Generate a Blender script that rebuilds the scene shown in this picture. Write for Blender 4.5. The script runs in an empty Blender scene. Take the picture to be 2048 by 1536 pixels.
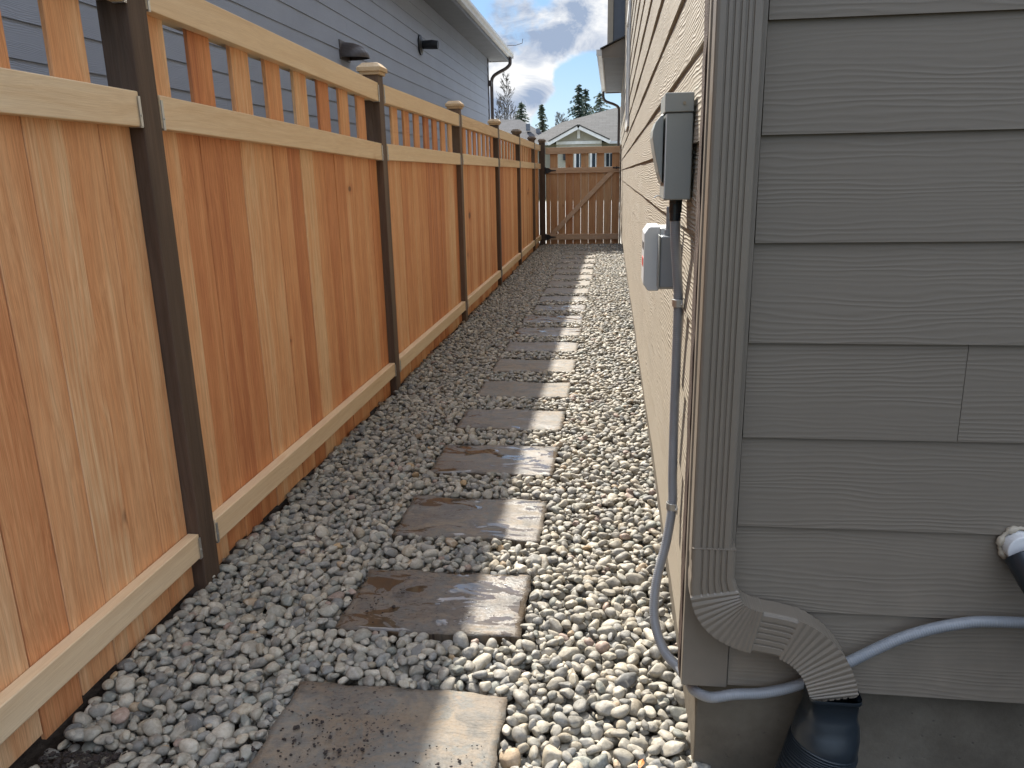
import bpy, math, random
import numpy as np
from mathutils import Vector, Matrix

random.seed(7)
RNG = np.random.default_rng(11)
SC = bpy.context.scene
COL = SC.collection

# ------------------------------------------------------------------ camera, sky, sun, exposure
CAM_H = 1.35
F_PX, CX, CY = 1540.0, 1024.0, 768.0


def camera_axes(vx=1225.0, vy=346.0, roll=-0.02):
    d = np.array([vx - CX, vy - CY, F_PX]); d /= np.linalg.norm(d)
    n = np.cross(d, np.array([vx - CX + 1, vy - CY + roll, F_PX])); n /= np.linalg.norm(n)
    up = n if n[1] < 0 else -n
    r = np.cross(d, up)
    if r[0] < 0:
        r = -r
    return np.array([r, d, up])          # rows: world X, Y, Z in camera space (x right, y down, z forward)


AX = camera_axes()


def at(px, py, y):
    """point of the world plane y = const seen at this place of the photograph"""
    v = AX @ np.array([px - CX, py - CY, F_PX])
    v = v * (y / v[1])
    return Vector((v[0], v[1], v[2] + CAM_H))


cam_data = bpy.data.cameras.new('camera')
cam = bpy.data.objects.new('camera', cam_data)
COL.objects.link(cam)
cam_data.sensor_width = 36.0
cam_data.lens = F_PX / 2048 * 36.0
cam_data.clip_start = 0.05
cam_data.clip_end = 2000
cam.matrix_world = Matrix(((AX[0][0], -AX[0][1], -AX[0][2], 0),
                           (AX[1][0], -AX[1][1], -AX[1][2], 0),
                           (AX[2][0], -AX[2][1], -AX[2][2], CAM_H),
                           (0, 0, 0, 1)))
SC.camera = cam

SUN_DIR = Vector((-0.485, 1.04, 1.0)).normalized()
elev = math.asin(SUN_DIR.z)
azim = math.atan2(SUN_DIR.x, SUN_DIR.y)       # clockwise from +Y

world = bpy.data.worlds.new('World')
SC.world = world
world.use_nodes = True
wn, wl = world.node_tree.nodes, world.node_tree.links
wn.clear()
out = wn.new('ShaderNodeOutputWorld')
bg = wn.new('ShaderNodeBackground')
SKY_STRENGTH = 0.13
bg.inputs['Strength'].default_value = SKY_STRENGTH
sky = wn.new('ShaderNodeTexSky')
sky.sky_type = 'NISHITA'
sky.sun_disc = False
sky.sun_elevation = elev
sky.sun_rotation = azim
sky.altitude = 100
sky.air_density = 1.0
sky.dust_density = 0.6
tc = wn.new('ShaderNodeTexCoord')


def wmath(op, a, b=None, c=None, clamp=False):
    m = wn.new('ShaderNodeMath'); m.operation = op; m.use_clamp = clamp
    for i, v in enumerate((a, b, c)):
        if v is None:
            continue
        if isinstance(v, (int, float)):
            m.inputs[i].default_value = v
        else:
            wl.new(v, m.inputs[i])
    return m.outputs[0]


mp = wn.new('ShaderNodeMapping'); mp.inputs['Scale'].default_value = (1, 1, 1.9)
mp.inputs['Location'].default_value = (0.37, 0.12, 0.05)
wl.new(tc.outputs['Generated'], mp.inputs['Vector'])
n1 = wn.new('ShaderNodeTexNoise'); n1.inputs['Scale'].default_value = 5.5; n1.inputs['Detail'].default_value = 9
n1.inputs['Roughness'].default_value = 0.58; n1.inputs['Distortion'].default_value = 0.35
wl.new(mp.outputs[0], n1.inputs['Vector'])
n2 = wn.new('ShaderNodeTexNoise'); n2.inputs['Scale'].default_value = 13.0; n2.inputs['Detail'].default_value = 6
n2.inputs['Roughness'].default_value = 0.6; n2.inputs['Distortion'].default_value = 0.6
wl.new(mp.outputs[0], n2.inputs['Vector'])


def lobe(px, py, width, amp):
    """a cloud bank (or a clear hole) round one direction of the sky"""
    p = at(px, py, 100.0) - Vector((0, 0, CAM_H)); p.normalize()
    dv = wn.new('ShaderNodeVectorMath'); dv.operation = 'DISTANCE'
    wl.new(tc.outputs['Generated'], dv.inputs[0]); dv.inputs[1].default_value = p
    q = wmath('DIVIDE', dv.outputs['Value'], width)
    g = wmath('POWER', 2.718, wmath('MULTIPLY', wmath('MULTIPLY', q, q), -1.0))
    return wmath('MULTIPLY', g, amp)


cover = n1.outputs['Fac']
for l in ((1150, 185, .030, -.34), (1190, 160, .026, -.30), (1090, 246, .018, -.22), (1190, 225, .035, -.32), (1090, 150, .013, .16),
          (1112, 185, .011, .20), (1060, 40, .06, .10), (985, 150, .04, .10), (1180, 40, .04, .10), (1068, 190, .020, .26)):
    cover = wmath('ADD', cover, lobe(*l))
mask = wn.new('ShaderNodeMapRange'); mask.inputs['From Min'].default_value = 0.43; mask.inputs['From Max'].default_value = 0.54
mask.interpolation_type = 'SMOOTHSTEP'
wl.new(cover, mask.inputs['Value'])
shade = wn.new('ShaderNodeMapRange'); shade.inputs['From Min'].default_value = 0.40; shade.inputs['From Max'].default_value = 0.62
body = n2.outputs['Fac']
for l in ((1072, 190, .017, -.12), (1060, 60, .03, -.06), (1150, 60, .03, -.06), (1098, 140, .012, .10), (1118, 190, .008, .12), (1010, 150, .02, .12)):
    body = wmath('ADD', body, lobe(*l))
wl.new(body, shade.inputs['Value'])
cr = wn.new('ShaderNodeMix'); cr.data_type = 'RGBA'
cr.inputs['A'].default_value = (0.95, 1.18, 1.6, 1)
cr.inputs['B'].default_value = (2.55, 2.57, 2.6, 1)
wl.new(shade.outputs[0], cr.inputs['Factor'])
mx = wn.new('ShaderNodeMix'); mx.data_type = 'RGBA'
wl.new(mask.outputs[0], mx.inputs['Factor'])
sz = wn.new('ShaderNodeSeparateXYZ'); wl.new(tc.outputs['Generated'], sz.inputs[0])
hi = wn.new('ShaderNodeMapRange'); hi.inputs['From Min'].default_value = 0.22; hi.inputs['From Max'].default_value = 0.75
hi.inputs['To Min'].default_value = 1.0; hi.inputs['To Max'].default_value = 3.9  # clouds brightened overhead, out of view, as added fill light
wl.new(sz.outputs[2], hi.inputs['Value'])
vm = wn.new('ShaderNodeVectorMath'); vm.operation = 'SCALE'
wl.new(cr.outputs['Result'], vm.inputs[0]); wl.new(hi.outputs[0], vm.inputs['Scale'])
clear = wn.new('ShaderNodeMix'); clear.data_type = 'RGBA'
lowf = wn.new('ShaderNodeMapRange'); lowf.inputs['From Min'].default_value = 0.2; lowf.inputs['From Max'].default_value = 0.6
lowf.inputs['To Min'].default_value = 0.9; lowf.inputs['To Max'].default_value = 0.0
wl.new(sz.outputs[2], lowf.inputs['Value']); wl.new(lowf.outputs[0], clear.inputs['Factor'])
wl.new(sky.outputs[0], clear.inputs['A'])
blue = wn.new('ShaderNodeMix'); blue.data_type = 'RGBA'
blue.inputs['A'].default_value = (1.02, 1.55, 2.08, 1); blue.inputs['B'].default_value = (0.55, 1.13, 1.95, 1)
bf = wn.new('ShaderNodeMapRange'); bf.inputs['From Min'].default_value = 0.02; bf.inputs['From Max'].default_value = 0.16
wl.new(sz.outputs[2], bf.inputs['Value']); wl.new(bf.outputs[0], blue.inputs['Factor'])
wl.new(blue.outputs['Result'], clear.inputs['B'])
wl.new(clear.outputs['Result'], mx.inputs['A']); wl.new(vm.outputs[0], mx.inputs['B'])
wl.new(mx.outputs['Result'], bg.inputs['Color'])
wl.new(bg.outputs[0], out.inputs['Surface'])

sun_data = bpy.data.lights.new('sun', 'SUN')
sun_data.energy = 3.55
sun_data.angle = math.radians(0.5)
sun_data.color = (1.0, 0.95, 0.86)
sun = bpy.data.objects.new('sun', sun_data)
COL.objects.link(sun)
sun.rotation_euler = SUN_DIR.to_track_quat('Z', 'Y').to_euler()

SC.view_settings.view_transform = 'Standard'
SC.view_settings.look = 'None'
SC.view_settings.exposure = 1.62
SC.view_settings.gamma = 1.0
SC.cycles.max_bounces = 6
SC.cycles.diffuse_bounces = 5
SC.cycles.glossy_bounces = 3
SC.cycles.caustics_reflective = False
SC.cycles.caustics_refractive = False


# ------------------------------------------------------------------ helpers
def tag(o, label=None, category=None, group=None, kind=None):
    if label: o['label'] = label
    if category: o['category'] = category
    if group: o['group'] = group
    if kind: o['kind'] = kind
    return o


def empty(name, loc, label, category, group=None):
    o = bpy.data.objects.new(name, None)
    o.location = loc
    o.empty_display_size = 0.1
    COL.objects.link(o)
    return tag(o, label, category, group)


class MB:
    """collects shapes and links them as one mesh object"""
    def __init__(self):
        self.v, self.f, self.t = [], [], []

    def add(self, verts, faces, tint=(0.5, 0.5, 0.5)):
        n = len(self.v)
        self.v += [tuple(p) for p in verts]
        self.f += [tuple(i + n for i in f) for f in faces]
        self.t += [tint] * len(verts)
        return self

    def box(self, a, b, tint=(0.5, 0.5, 0.5)):
        x0, y0, z0 = a; x1, y1, z1 = b
        v = [(x0, y0, z0), (x1, y0, z0), (x1, y1, z0), (x0, y1, z0), (x0, y0, z1), (x1, y0, z1), (x1, y1, z1), (x0, y1, z1)]
        return self.add(v, BOXF, tint)

    def hexa(self, v, tint=(0.5, 0.5, 0.5)):
        return self.add(v, BOXF, tint)

    def prism(self, poly, fn, d0, d1, tint=(0.5, 0.5, 0.5)):
        """extrude a 2-D outline; fn(u, v, d) gives the point"""
        n = len(poly)
        v = [fn(u, w, d0) for u, w in poly] + [fn(u, w, d1) for u, w in poly]
        f = [tuple(range(n))[::-1], tuple(range(n, 2 * n))] + [(i, (i + 1) % n, n + (i + 1) % n, n + i) for i in range(n)]
        return self.add(v, f, tint)

    def sweep(self, pts, prof, up=(0, 0, 1), tint=(0.5, 0.5, 0.5), closed=True, caps=True):
        """prof(i) -> list of (side, up) offsets; frames carried along the path"""
        pts = [Vector(p) for p in pts]
        rings = []
        N = None
        for i, p in enumerate(pts):
            t = (pts[min(i + 1, len(pts) - 1)] - pts[max(i - 1, 0)]).normalized()
            if N is None:
                N = Vector(up) - t * t.dot(Vector(up))
                if N.length < 1e-4:
                    N = Vector((1, 0, 0)) - t * t.x
            else:
                N = N - t * t.dot(N)
            N.normalize()
            B = t.cross(N)
            rings.append([p + B * a + N * b for a, b in prof(i)])
        k = len(rings[0])
        v = [q for r in rings for q in r]
        f = []
        for i in range(len(rings) - 1):
            for j in range(k):
                j2 = (j + 1) % k
                f.append((i * k + j, i * k + j2, (i + 1) * k + j2, (i + 1) * k + j))
        if caps:
            f.append(tuple(range(k))[::-1]); f.append(tuple(range(len(v) - k, len(v))))
        return self.add(v, f, tint)

    def tube(self, pts, r, seg=12, tint=(0.5, 0.5, 0.5)):
        rr = r if callable(r) else (lambda i: r)
        def prof(i):
            return [(rr(i) * math.cos(2 * math.pi * j / seg), rr(i) * math.sin(2 * math.pi * j / seg)) for j in range(seg)]
        return self.sweep(pts, prof, tint=tint)

    def build(self, name, mat, parent=None, bevel=0.0, smooth=False, seg=2):
        me = bpy.data.meshes.new(name)
        me.from_pydata(self.v, [], self.f)
        me.materials.append(mat)
        at_ = me.color_attributes.new('tint', 'FLOAT_COLOR', 'POINT')
        at_.data.foreach_set('color', np.array([(*t, 1.0) for t in self.t], dtype=np.float32).ravel())
        if smooth:
            me.shade_smooth()
        me.update()
        o = bpy.data.objects.new(name, me)
        COL.objects.link(o)
        if parent is not None:
            o.parent = parent
            o.matrix_parent_inverse = Matrix.Translation(parent.location).inverted()
        if bevel > 0:
            m = o.modifiers.new('bevel', 'BEVEL'); m.width = bevel; m.segments = seg; m.limit_method = 'ANGLE'
            m.angle_limit = math.radians(40)
        if smooth:
            for e in ():
                pass
        return o


BOXF = [(0, 3, 2, 1), (4, 5, 6, 7), (0, 1, 5, 4), (1, 2, 6, 5), (2, 3, 7, 6), (3, 0, 4, 7)]


def rnd3():
    return (random.random(), random.random(), random.random())


def spline(pts, n=8):
    """Catmull-Rom through the points"""
    P = [Vector(p) for p in pts]
    P = [P[0] * 2 - P[1]] + P + [P[-1] * 2 - P[-2]]
    res = []
    for i in range(1, len(P) - 2):
        for k in range(n):
            t = k / n
            a, b, c, d = P[i - 1], P[i], P[i + 1], P[i + 2]
            res.append(0.5 * ((2 * b) + (c - a) * t + (2 * a - 5 * b + 4 * c - d) * t * t + (3 * b - a - 3 * c + d) * t ** 3))
    res.append(P[-2])
    return res


# ------------------------------------------------------------------ materials
class Mat:
    def __init__(self, name):
        self.m = bpy.data.materials.new(name)
        self.m.use_nodes = True
        self.n, self.l = self.m.node_tree.nodes, self.m.node_tree.links
        self.p = self.n['Principled BSDF']

    def node(self, kind, **kw):
        x = self.n.new(kind)
        for k, v in kw.items():
            setattr(x, k, v)
        return x

    def put(self, socket, v):
        if v is None:
            return
        if isinstance(v, bpy.types.NodeSocket):
            self.l.new(v, socket)
        elif isinstance(v, (int, float)):
            socket.default_value = v
        else:
            socket.default_value = tuple(v) if len(v) == len(socket.default_value) else (*v, 1.0)

    def math(self, op, a, b=None, c=None, clamp=False):
        x = self.node('ShaderNodeMath', operation=op, use_clamp=clamp)
        for i, v in enumerate((a, b, c)):
            self.put(x.inputs[i], v)
        return x.outputs[0]

    def vec(self, x=0.0, y=0.0, z=0.0):
        c = self.node('ShaderNodeCombineXYZ')
        for i, v in enumerate((x, y, z)):
            self.put(c.inputs[i], v)
        return c.outputs[0]

    def pos(self):
        """position and its three components"""
        g = self.node('ShaderNodeNewGeometry')
        s = self.node('ShaderNodeSeparateXYZ')
        self.l.new(g.outputs['Position'], s.inputs[0])
        return g.outputs['Position'], s.outputs[0], s.outputs[1], s.outputs[2]

    def tint(self):
        a = self.node('ShaderNodeAttribute', attribute_name='tint')
        s = self.node('ShaderNodeSeparateColor')
        self.l.new(a.outputs['Color'], s.inputs[0])
        return a.outputs['Color'], s.outputs[0], s.outputs[1], s.outputs[2]

    def noise(self, vec, scale, detail=4, rough=0.55, dist=0.0):
        x = self.node('ShaderNodeTexNoise')
        self.put(x.inputs['Vector'], vec); self.put(x.inputs['Scale'], scale)
        x.inputs['Detail'].default_value = detail; x.inputs['Roughness'].default_value = rough
        x.inputs['Distortion'].default_value = dist
        return x.outputs['Fac']

    def voro(self, vec, scale, feature='F1', out='Distance'):
        x = self.node('ShaderNodeTexVoronoi', feature=feature)
        self.put(x.inputs['Vector'], vec); self.put(x.inputs['Scale'], scale)
        return x.outputs[out]

    def range(self, v, a, b, c=0.0, d=1.0, smooth=False):
        x = self.node('ShaderNodeMapRange')
        if smooth: x.interpolation_type = 'SMOOTHSTEP'
        self.put(x.inputs['Value'], v)
        for k, q in (('From Min', a), ('From Max', b), ('To Min', c), ('To Max', d)):
            self.put(x.inputs[k], q)
        return x.outputs[0]

    def mix(self, f, a, b, mode='MIX'):
        x = self.node('ShaderNodeMix', data_type='RGBA', blend_type=mode)
        self.put(x.inputs[0], f); self.put(x.inputs[6], a); self.put(x.inputs[7], b)
        return x.outputs[2]

    def ramp(self, v, stops):
        x = self.node('ShaderNodeValToRGB')
        self.put(x.inputs[0], v)
        e = x.color_ramp.elements
        while len(e) < len(stops): e.new(0.5)
        for i, (p, c) in enumerate(stops):
            e[i].position = p; e[i].color = (*c, 1)
        return x.outputs[0]

    def bump(self, h, strength=0.4, dist=0.002, prev=None):
        b = self.node('ShaderNodeBump')
        self.put(b.inputs['Strength'], strength); self.put(b.inputs['Distance'], dist)
        self.put(b.inputs['Height'], h)
        if prev is not None: self.l.new(prev, b.inputs['Normal'])
        return b.outputs[0]

    def done(self, color=None, rough=None, normal=None, metal=None, spec=None):
        self.put(self.p.inputs['Base Color'], color)
        self.put(self.p.inputs['Roughness'], rough)
        self.put(self.p.inputs['Metallic'], metal)
        self.put(self.p.inputs['Specular IOR Level'], spec)
        if normal is not None: self.l.new(normal, self.p.inputs['Normal'])
        return self.m


def wood(name, stops, axis, streak=0.35, knots=0.8, rough=0.62, spread=0.55):
    """sawn boards: one tone per board, streaks and knots along the grain axis (0 x, 1 y, 2 z)"""
    M = Mat(name)
    P, x, y, z = M.pos()
    tc_, t1, t2, t3 = M.tint()
    comp = [x, y, z]
    along = M.math('ADD', comp[axis], M.math('MULTIPLY', t1, 37.0))
    others = [c for i, c in enumerate(comp) if i != axis]
    u = M.math('ADD', others[0], M.math('MULTIPLY', t2, 5.0))
    w = M.math('ADD', others[1], M.math('MULTIPLY', t3, 5.0))
    # slow bending of the grain
    bend = M.math('MULTIPLY', M.math('SUBTRACT', M.noise(M.vec(M.math('MULTIPLY', along, 1.3), M.math('MULTIPLY', u, 5), M.math('MULTIPLY', w, 5)), 1.0, 2), 0.5), 0.05)
    uu = M.math('ADD', u, bend); ww = M.math('ADD', w, bend)
    band = M.noise(M.vec(M.math('MULTIPLY', along, 0.5), M.math('MULTIPLY', uu, 17), M.math('MULTIPLY', ww, 17)), 1.0, 3, 0.6)
    ring = M.noise(M.vec(M.math('MULTIPLY', along, 1.6), M.math('MULTIPLY', uu, 90), M.math('MULTIPLY', ww, 90)), 1.0, 4, 0.6)
    fine = M.noise(M.vec(M.math('MULTIPLY', along, 9), M.math('MULTIPLY', uu, 420), M.math('MULTIPLY', ww, 420)), 1.0, 3, 0.6)
    blot = M.noise(M.vec(M.math('MULTIPLY', along, 2.3), M.math('MULTIPLY', uu, 9), M.math('MULTIPLY', ww, 9)), 1.0, 3, 0.6)
    v = M.math('ADD', M.math('MULTIPLY', M.math('SUBTRACT', t1, 0.5), spread), M.math('MULTIPLY', M.math('SUBTRACT', band, 0.5), 1.15))
    v = M.math('ADD', v, M.math('MULTIPLY', M.math('SUBTRACT', blot, 0.5), 0.7))
    v = M.math('ADD', v, 0.5, clamp=True)
    cath = M.math('SINE', M.math('ADD', M.math('MULTIPLY', M.math('ADD', uu, ww), 260.0), M.math('MULTIPLY', M.noise(M.vec(M.math('MULTIPLY', along, 1.1), M.math('MULTIPLY', u, 7), M.math('MULTIPLY', w, 7)), 1.0, 2), 42.0)))
    cath = M.math('MULTIPLY', M.math('MULTIPLY', cath, M.range(t2, 0.35, 0.8)), 0.085)
    v = M.math('ADD', v, cath, clamp=True)
    c = M.ramp(v, stops)
    s = M.math('ADD', M.math('MULTIPLY', M.range(ring, 0.3, 0.7), 0.45), M.math('MULTIPLY', M.range(fine, 0.35, 0.65), 0.55))
    c = M.mix(M.range(s, 0.15, 0.8, streak, 0.0), c, M.mix(1.0, c, (0.50, 0.36, 0.26), 'MULTIPLY'))
    # knots
    kv = M.vec(M.math('MULTIPLY', along, 3.3), M.math('MULTIPLY', u, 11), M.math('MULTIPLY', w, 2.0))
    vn = M.node('ShaderNodeTexVoronoi'); M.put(vn.inputs['Vector'], kv); vn.inputs['Scale'].default_value = 0.9
    sc = M.node('ShaderNodeSeparateColor'); M.l.new(vn.outputs['Color'], sc.inputs[0])
    on = M.math('GREATER_THAN', sc.outputs[0], 1.0 - 0.28 * knots)
    size = M.range(sc.outputs[1], 0, 1, 0.025, 0.085)
    k = M.math('MULTIPLY', on, M.range(M.math('DIVIDE', vn.outputs['Distance'], size), 0.7, 1.5, 1.0, 0.0, True))
    halo = M.math('MULTIPLY', on, M.range(M.math('DIVIDE', vn.outputs['Distance'], size), 1.0, 3.5, 0.45, 0.0, True))
    c = M.mix(halo, c, M.mix(1.0, c, (0.75, 0.5, 0.36), 'MULTIPLY'))
    c = M.mix(M.math('MULTIPLY', k, 0.8), c, (0.12, 0.06, 0.035))
    nrm = M.bump(M.math('ADD', M.math('MULTIPLY', fine, 0.7), ring), 0.5, 0.0014)
    return M.done(c, M.range(fine, 0.2, 0.8, rough - 0.08, rough + 0.1), nrm, spec=0.3)


CEDAR = [(0.0, (0.58, 0.225, 0.095)), (0.22, (0.70, 0.305, 0.130)), (0.5, (0.78, 0.385, 0.175)), (0.75, (0.83, 0.46, 0.23)), (1.0, (0.87, 0.58, 0.33))]
FIR = [(0.0, (0.62, 0.42, 0.24)), (0.4, (0.78, 0.58, 0.36)), (1.0, (0.85, 0.68, 0.46))]
m_picket = wood('cedar_picket', CEDAR, 2, 0.55, 1.35, spread=0.80)
m_rail = wood('pale_rail_lumber', FIR, 1, 0.22, 0.9)
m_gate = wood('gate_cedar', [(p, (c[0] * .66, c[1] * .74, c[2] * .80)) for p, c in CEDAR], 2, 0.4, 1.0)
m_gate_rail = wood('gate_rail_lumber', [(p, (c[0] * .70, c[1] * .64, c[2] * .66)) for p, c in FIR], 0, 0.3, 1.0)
m_cap = wood('cap_lumber', [(p, (c[0] * .72, c[1] * .68, c[2] * .62)) for p, c in FIR], 1, 0.3, 0.3)
m_post = wood('brown_treated_post', [(0, (0.06, 0.043, 0.032)), (0.5, (0.12, 0.082, 0.058)), (1, (0.19, 0.13, 0.09))], 2, 0.5, 0.5)
m_postcap_dark = wood('dark_cap_lumber', [(0, (0.10, 0.07, 0.05)), (1, (0.24, 0.17, 0.11))], 1, 0.4, 0.2)


def siding_mat(name, color, axis, z0, depth=0.0011, var=0.05):
    """fibre-cement lap boards pressed with a wavy wood grain"""
    M = Mat(name)
    P, x, y, z = M.pos()
    _, t1, t2, t3 = M.tint()
    h = x if axis == 0 else y
    hh = M.math('ADD', h, M.math('MULTIPLY', t1, 50.0))
    zz = M.math('ADD', z, M.math('MULTIPLY', t2, 9.0))
    n = M.noise(M.vec(M.math('MULTIPLY', hh, 1.6), 0.0, M.math('MULTIPLY', zz, 9.0)), 1.0, 3, 0.55)
    n2 = M.noise(M.vec(M.math('MULTIPLY', hh, 9.0), 3.0, M.math('MULTIPLY', zz, 40.0)), 1.0, 2, 0.5)
    ph = M.math('ADD', M.math('MULTIPLY', zz, 620.0), M.math('ADD', M.math('MULTIPLY', n, 46.0), M.math('MULTIPLY', n2, 3.0)))
    s = M.math('MULTIPLY_ADD', M.math('SINE', ph), 0.5, 0.5)
    s = M.math('POWER', s, 1.7)
    msk = M.range(M.noise(M.vec(M.math('MULTIPLY', hh, 1.1), 7.0, M.math('MULTIPLY', zz, 16.0)), 1.0, 3, 0.6), 0.38, 0.58, 0.30, 1.0, True)
    grit = M.noise(P, 900.0, 2)
    fineg = M.noise(M.vec(M.math('MULTIPLY', hh, 14.0), 1.0, M.math('MULTIPLY', zz, 420.0)), 1.0, 3, 0.6)
    hgt = M.math('ADD', M.math('MULTIPLY', s, msk), M.math('MULTIPLY', fineg, 0.35))
    nrm = M.bump(hgt, 1.0, depth)
    nrm = M.bump(grit, 0.25, 0.0005, nrm)
    blotch = M.noise(P, 1.7, 5, 0.6)
    c = M.mix(M.range(blotch, 0.3, 0.7), tuple(q * (1 - var) for q in color), tuple(q * (1 + var) for q in color))
    c = M.mix(M.math('MULTIPLY', M.math('SUBTRACT', t3, 0.5), 0.18, clamp=True), c, tuple(q * 1.25 for q in color))
    # splash of dust low on the wall
    dust = M.math('MULTIPLY', M.range(z, z0, z0 + 0.5, 0.35, 0.0), M.range(M.noise(P, 12.0, 5), 0.35, 0.7))
    c = M.mix(dust, c, (0.30, 0.25, 0.19))
    return M.done(c, M.range(grit, 0, 1, 0.5, 0.7), nrm, spec=0.35)


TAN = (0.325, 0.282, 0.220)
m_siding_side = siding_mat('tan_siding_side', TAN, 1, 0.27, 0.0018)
m_siding_front = siding_mat('tan_siding_front_shade_tone', (0.178, 0.150, 0.118), 0, 0.27, 0.0004)  # same paint as the side wall, darkened to carry the front's shade
m_siding_blue = siding_mat('blue_grey_siding', (0.285, 0.315, 0.375), 1, 0.3, 0.0009)  # even tone lifted to stand in for veiling glare over this wall


def plain(name, color, rough=0.5, metal=0.0, bump_scale=60.0, bump=0.15, var=0.12, spec=0.5, bdist=0.001):
    M = Mat(name)
    P, x, y, z = M.pos()
    a = M.noise(P, 3.0, 5, 0.6)
    b = M.noise(P, bump_scale, 4, 0.6)
    c = M.mix(M.range(a, 0.3, 0.7), tuple(q * (1 - var) for q in color), tuple(min(1, q * (1 + var)) for q in color))
    c = M.mix(M.range(b, 0.55, 0.8, 0, 0.3), c, tuple(q * 0.75 for q in color))
    return M.done(c, M.range(b, 0.2, 0.8, max(0.02, rough - 0.08), rough + 0.08), M.bump(b, bump, bdist), metal, spec)


m_trim = plain('tan_trim_paint', (0.40, 0.345, 0.265), 0.55)
m_trim_front = plain('tan_trim_shade_tone', (0.178, 0.150, 0.118), 0.55)  # house trim colour darkened for the shaded front corner
m_downspout = plain('tan_aluminium', (0.185, 0.155, 0.121), 0.38, 0.0, 25.0, 0.06, 0.06)
m_white = plain('white_trim_paint', (0.72, 0.71, 0.68), 0.5)
m_gutter = plain('off_white_gutter', (0.62, 0.62, 0.60), 0.4)
m_greytrim = plain('blue_grey_trim', (0.13, 0.145, 0.17), 0.5)
m_brown = plain('brown_downpipe', (0.075, 0.06, 0.055), 0.4)
m_soffit = plain('grey_soffit', (0.125, 0.135, 0.15), 0.7)
m_boxgrey = plain('grey_powder_coat', (0.265, 0.28, 0.265), 0.42, 0.0, 200.0, 0.08, 0.04)
m_boxgrey2 = plain('mid_grey_plastic', (0.20, 0.215, 0.235), 0.42, 0.0, 200.0, 0.08, 0.04)
m_boxwhite = plain('pale_enclosure', (0.52, 0.53, 0.53), 0.4, 0.0, 200.0, 0.06, 0.03)
m_red = plain('red_label', (0.45, 0.03, 0.02), 0.5)
m_black = plain('black_plastic', (0.016, 0.022, 0.028), 0.33, 0.0, 40.0, 0.1, 0.2)
m_ironblack = plain('black_iron', (0.012, 0.013, 0.016), 0.45)
m_steel = plain('galvanised_steel', (0.55, 0.55, 0.53), 0.38, 0.85, 300.0, 0.1, 0.1)
m_pvc = plain('white_pipe', (0.70, 0.70, 0.70), 0.35)
m_brass = plain('dull_screw', (0.30, 0.26, 0.20), 0.4, 0.8)


def conduit_mat():
    M = Mat('grey_flexible_conduit')
    P, x, y, z = M.pos()
    a = M.noise(P, 30.0, 3)
    c = M.mix(a, (0.20, 0.21, 0.22), (0.27, 0.28, 0.30))
    return M.done(c, 0.36, M.bump(M.noise(P, 400.0, 2), 0.08, 0.0005))


m_conduit = conduit_mat()


def rough_edge_mat():
    """weathered raw edge of the corner trim, torn fibres"""
    M = Mat('raw_trim_edge')
    P, x, y, z = M.pos()
    a = M.noise(M.vec(M.math('MULTIPLY', x, 300), M.math('MULTIPLY', y, 300), M.math('MULTIPLY', z, 18)), 1.0, 5, 0.7)
    b = M.noise(M.vec(M.math('MULTIPLY', x, 60), M.math('MULTIPLY', y, 90), M.math('MULTIPLY', z, 7)), 1.0, 4, 0.7)
    c = M.ramp(M.math('ADD', M.math('MULTIPLY', a, 0.55), M.math('MULTIPLY', b, 0.45)),
               [(0.32, (0.022, 0.016, 0.013)), (0.48, (0.075, 0.052, 0.042)), (0.60, (0.14, 0.10, 0.08)), (0.70, (0.36, 0.28, 0.22))])
    return M.done(c, 0.8, M.bump(a, 1.0, 0.006), spec=0.2)


m_rawedge = rough_edge_mat()


def concrete_mat():
    M = Mat('foundation_concrete')
    P, x, y, z = M.pos()
    a = M.noise(P, 5.0, 6, 0.65); b = M.noise(P, 90.0, 4, 0.6)
    hol = M.voro(P, 38.0)
    c = M.ramp(a, [(0.3, (0.085, 0.072, 0.055)), (0.5, (0.125, 0.107, 0.083)), (0.72, (0.175, 0.152, 0.12))])
    c = M.mix(M.range(hol, 0.05, 0.12, 0.5, 0.0), c, (0.08, 0.07, 0.06))
    return M.done(c, 0.85, M.bump(M.math('ADD', b, M.range(hol, 0.0, 0.14)), 0.5, 0.003), spec=0.2)


m_concrete = concrete_mat()


def soil_mat():
    M = Mat('dark_soil')
    P, x, y, z = M.pos()
    a = M.noise(P, 22.0, 8, 0.7); b = M.noise(P, 160.0, 4, 0.7); gr = M.voro(P, 110.0, out='Color')
    c = M.ramp(a, [(0.3, (0.02, 0.014, 0.010)), (0.55, (0.05, 0.037, 0.028)), (0.75, (0.10, 0.078, 0.06))])
    yard = M.math('MULTIPLY', M.range(x, -1.33, -1.25), M.math('LESS_THAN', x, 0.3))
    yard = M.math('MULTIPLY', yard, M.range(y, 1.3, 1.5))
    grit = M.mix(M.range(gr, 0.2, 0.9), (0.12, 0.105, 0.085), (0.27, 0.25, 0.21))
    c = M.mix(M.math('MULTIPLY', yard, M.range(b, 0.3, 0.6, 0.4, 1.0)), c, grit)
    return M.done(c, 0.95, M.bump(M.math('ADD', a, M.math('MULTIPLY', b, 0.4)), 0.9, 0.02), spec=0.1)


m_soil = soil_mat()


def far_ground_mat():
    M = Mat('far_ground')
    P, x, y, z = M.pos()
    a = M.noise(P, 0.5, 8, 0.65); b = M.noise(P, 9.0, 6, 0.7)
    c = M.mix(M.range(a, 0.35, 0.65), (0.10, 0.095, 0.05), (0.055, 0.085, 0.03))
    c = M.mix(M.range(b, 0.3, 0.7, 0, 0.5), c, (0.16, 0.14, 0.10))
    return M.done(c, 0.95, M.bump(b, 0.6, 0.03), spec=0.1)


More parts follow.
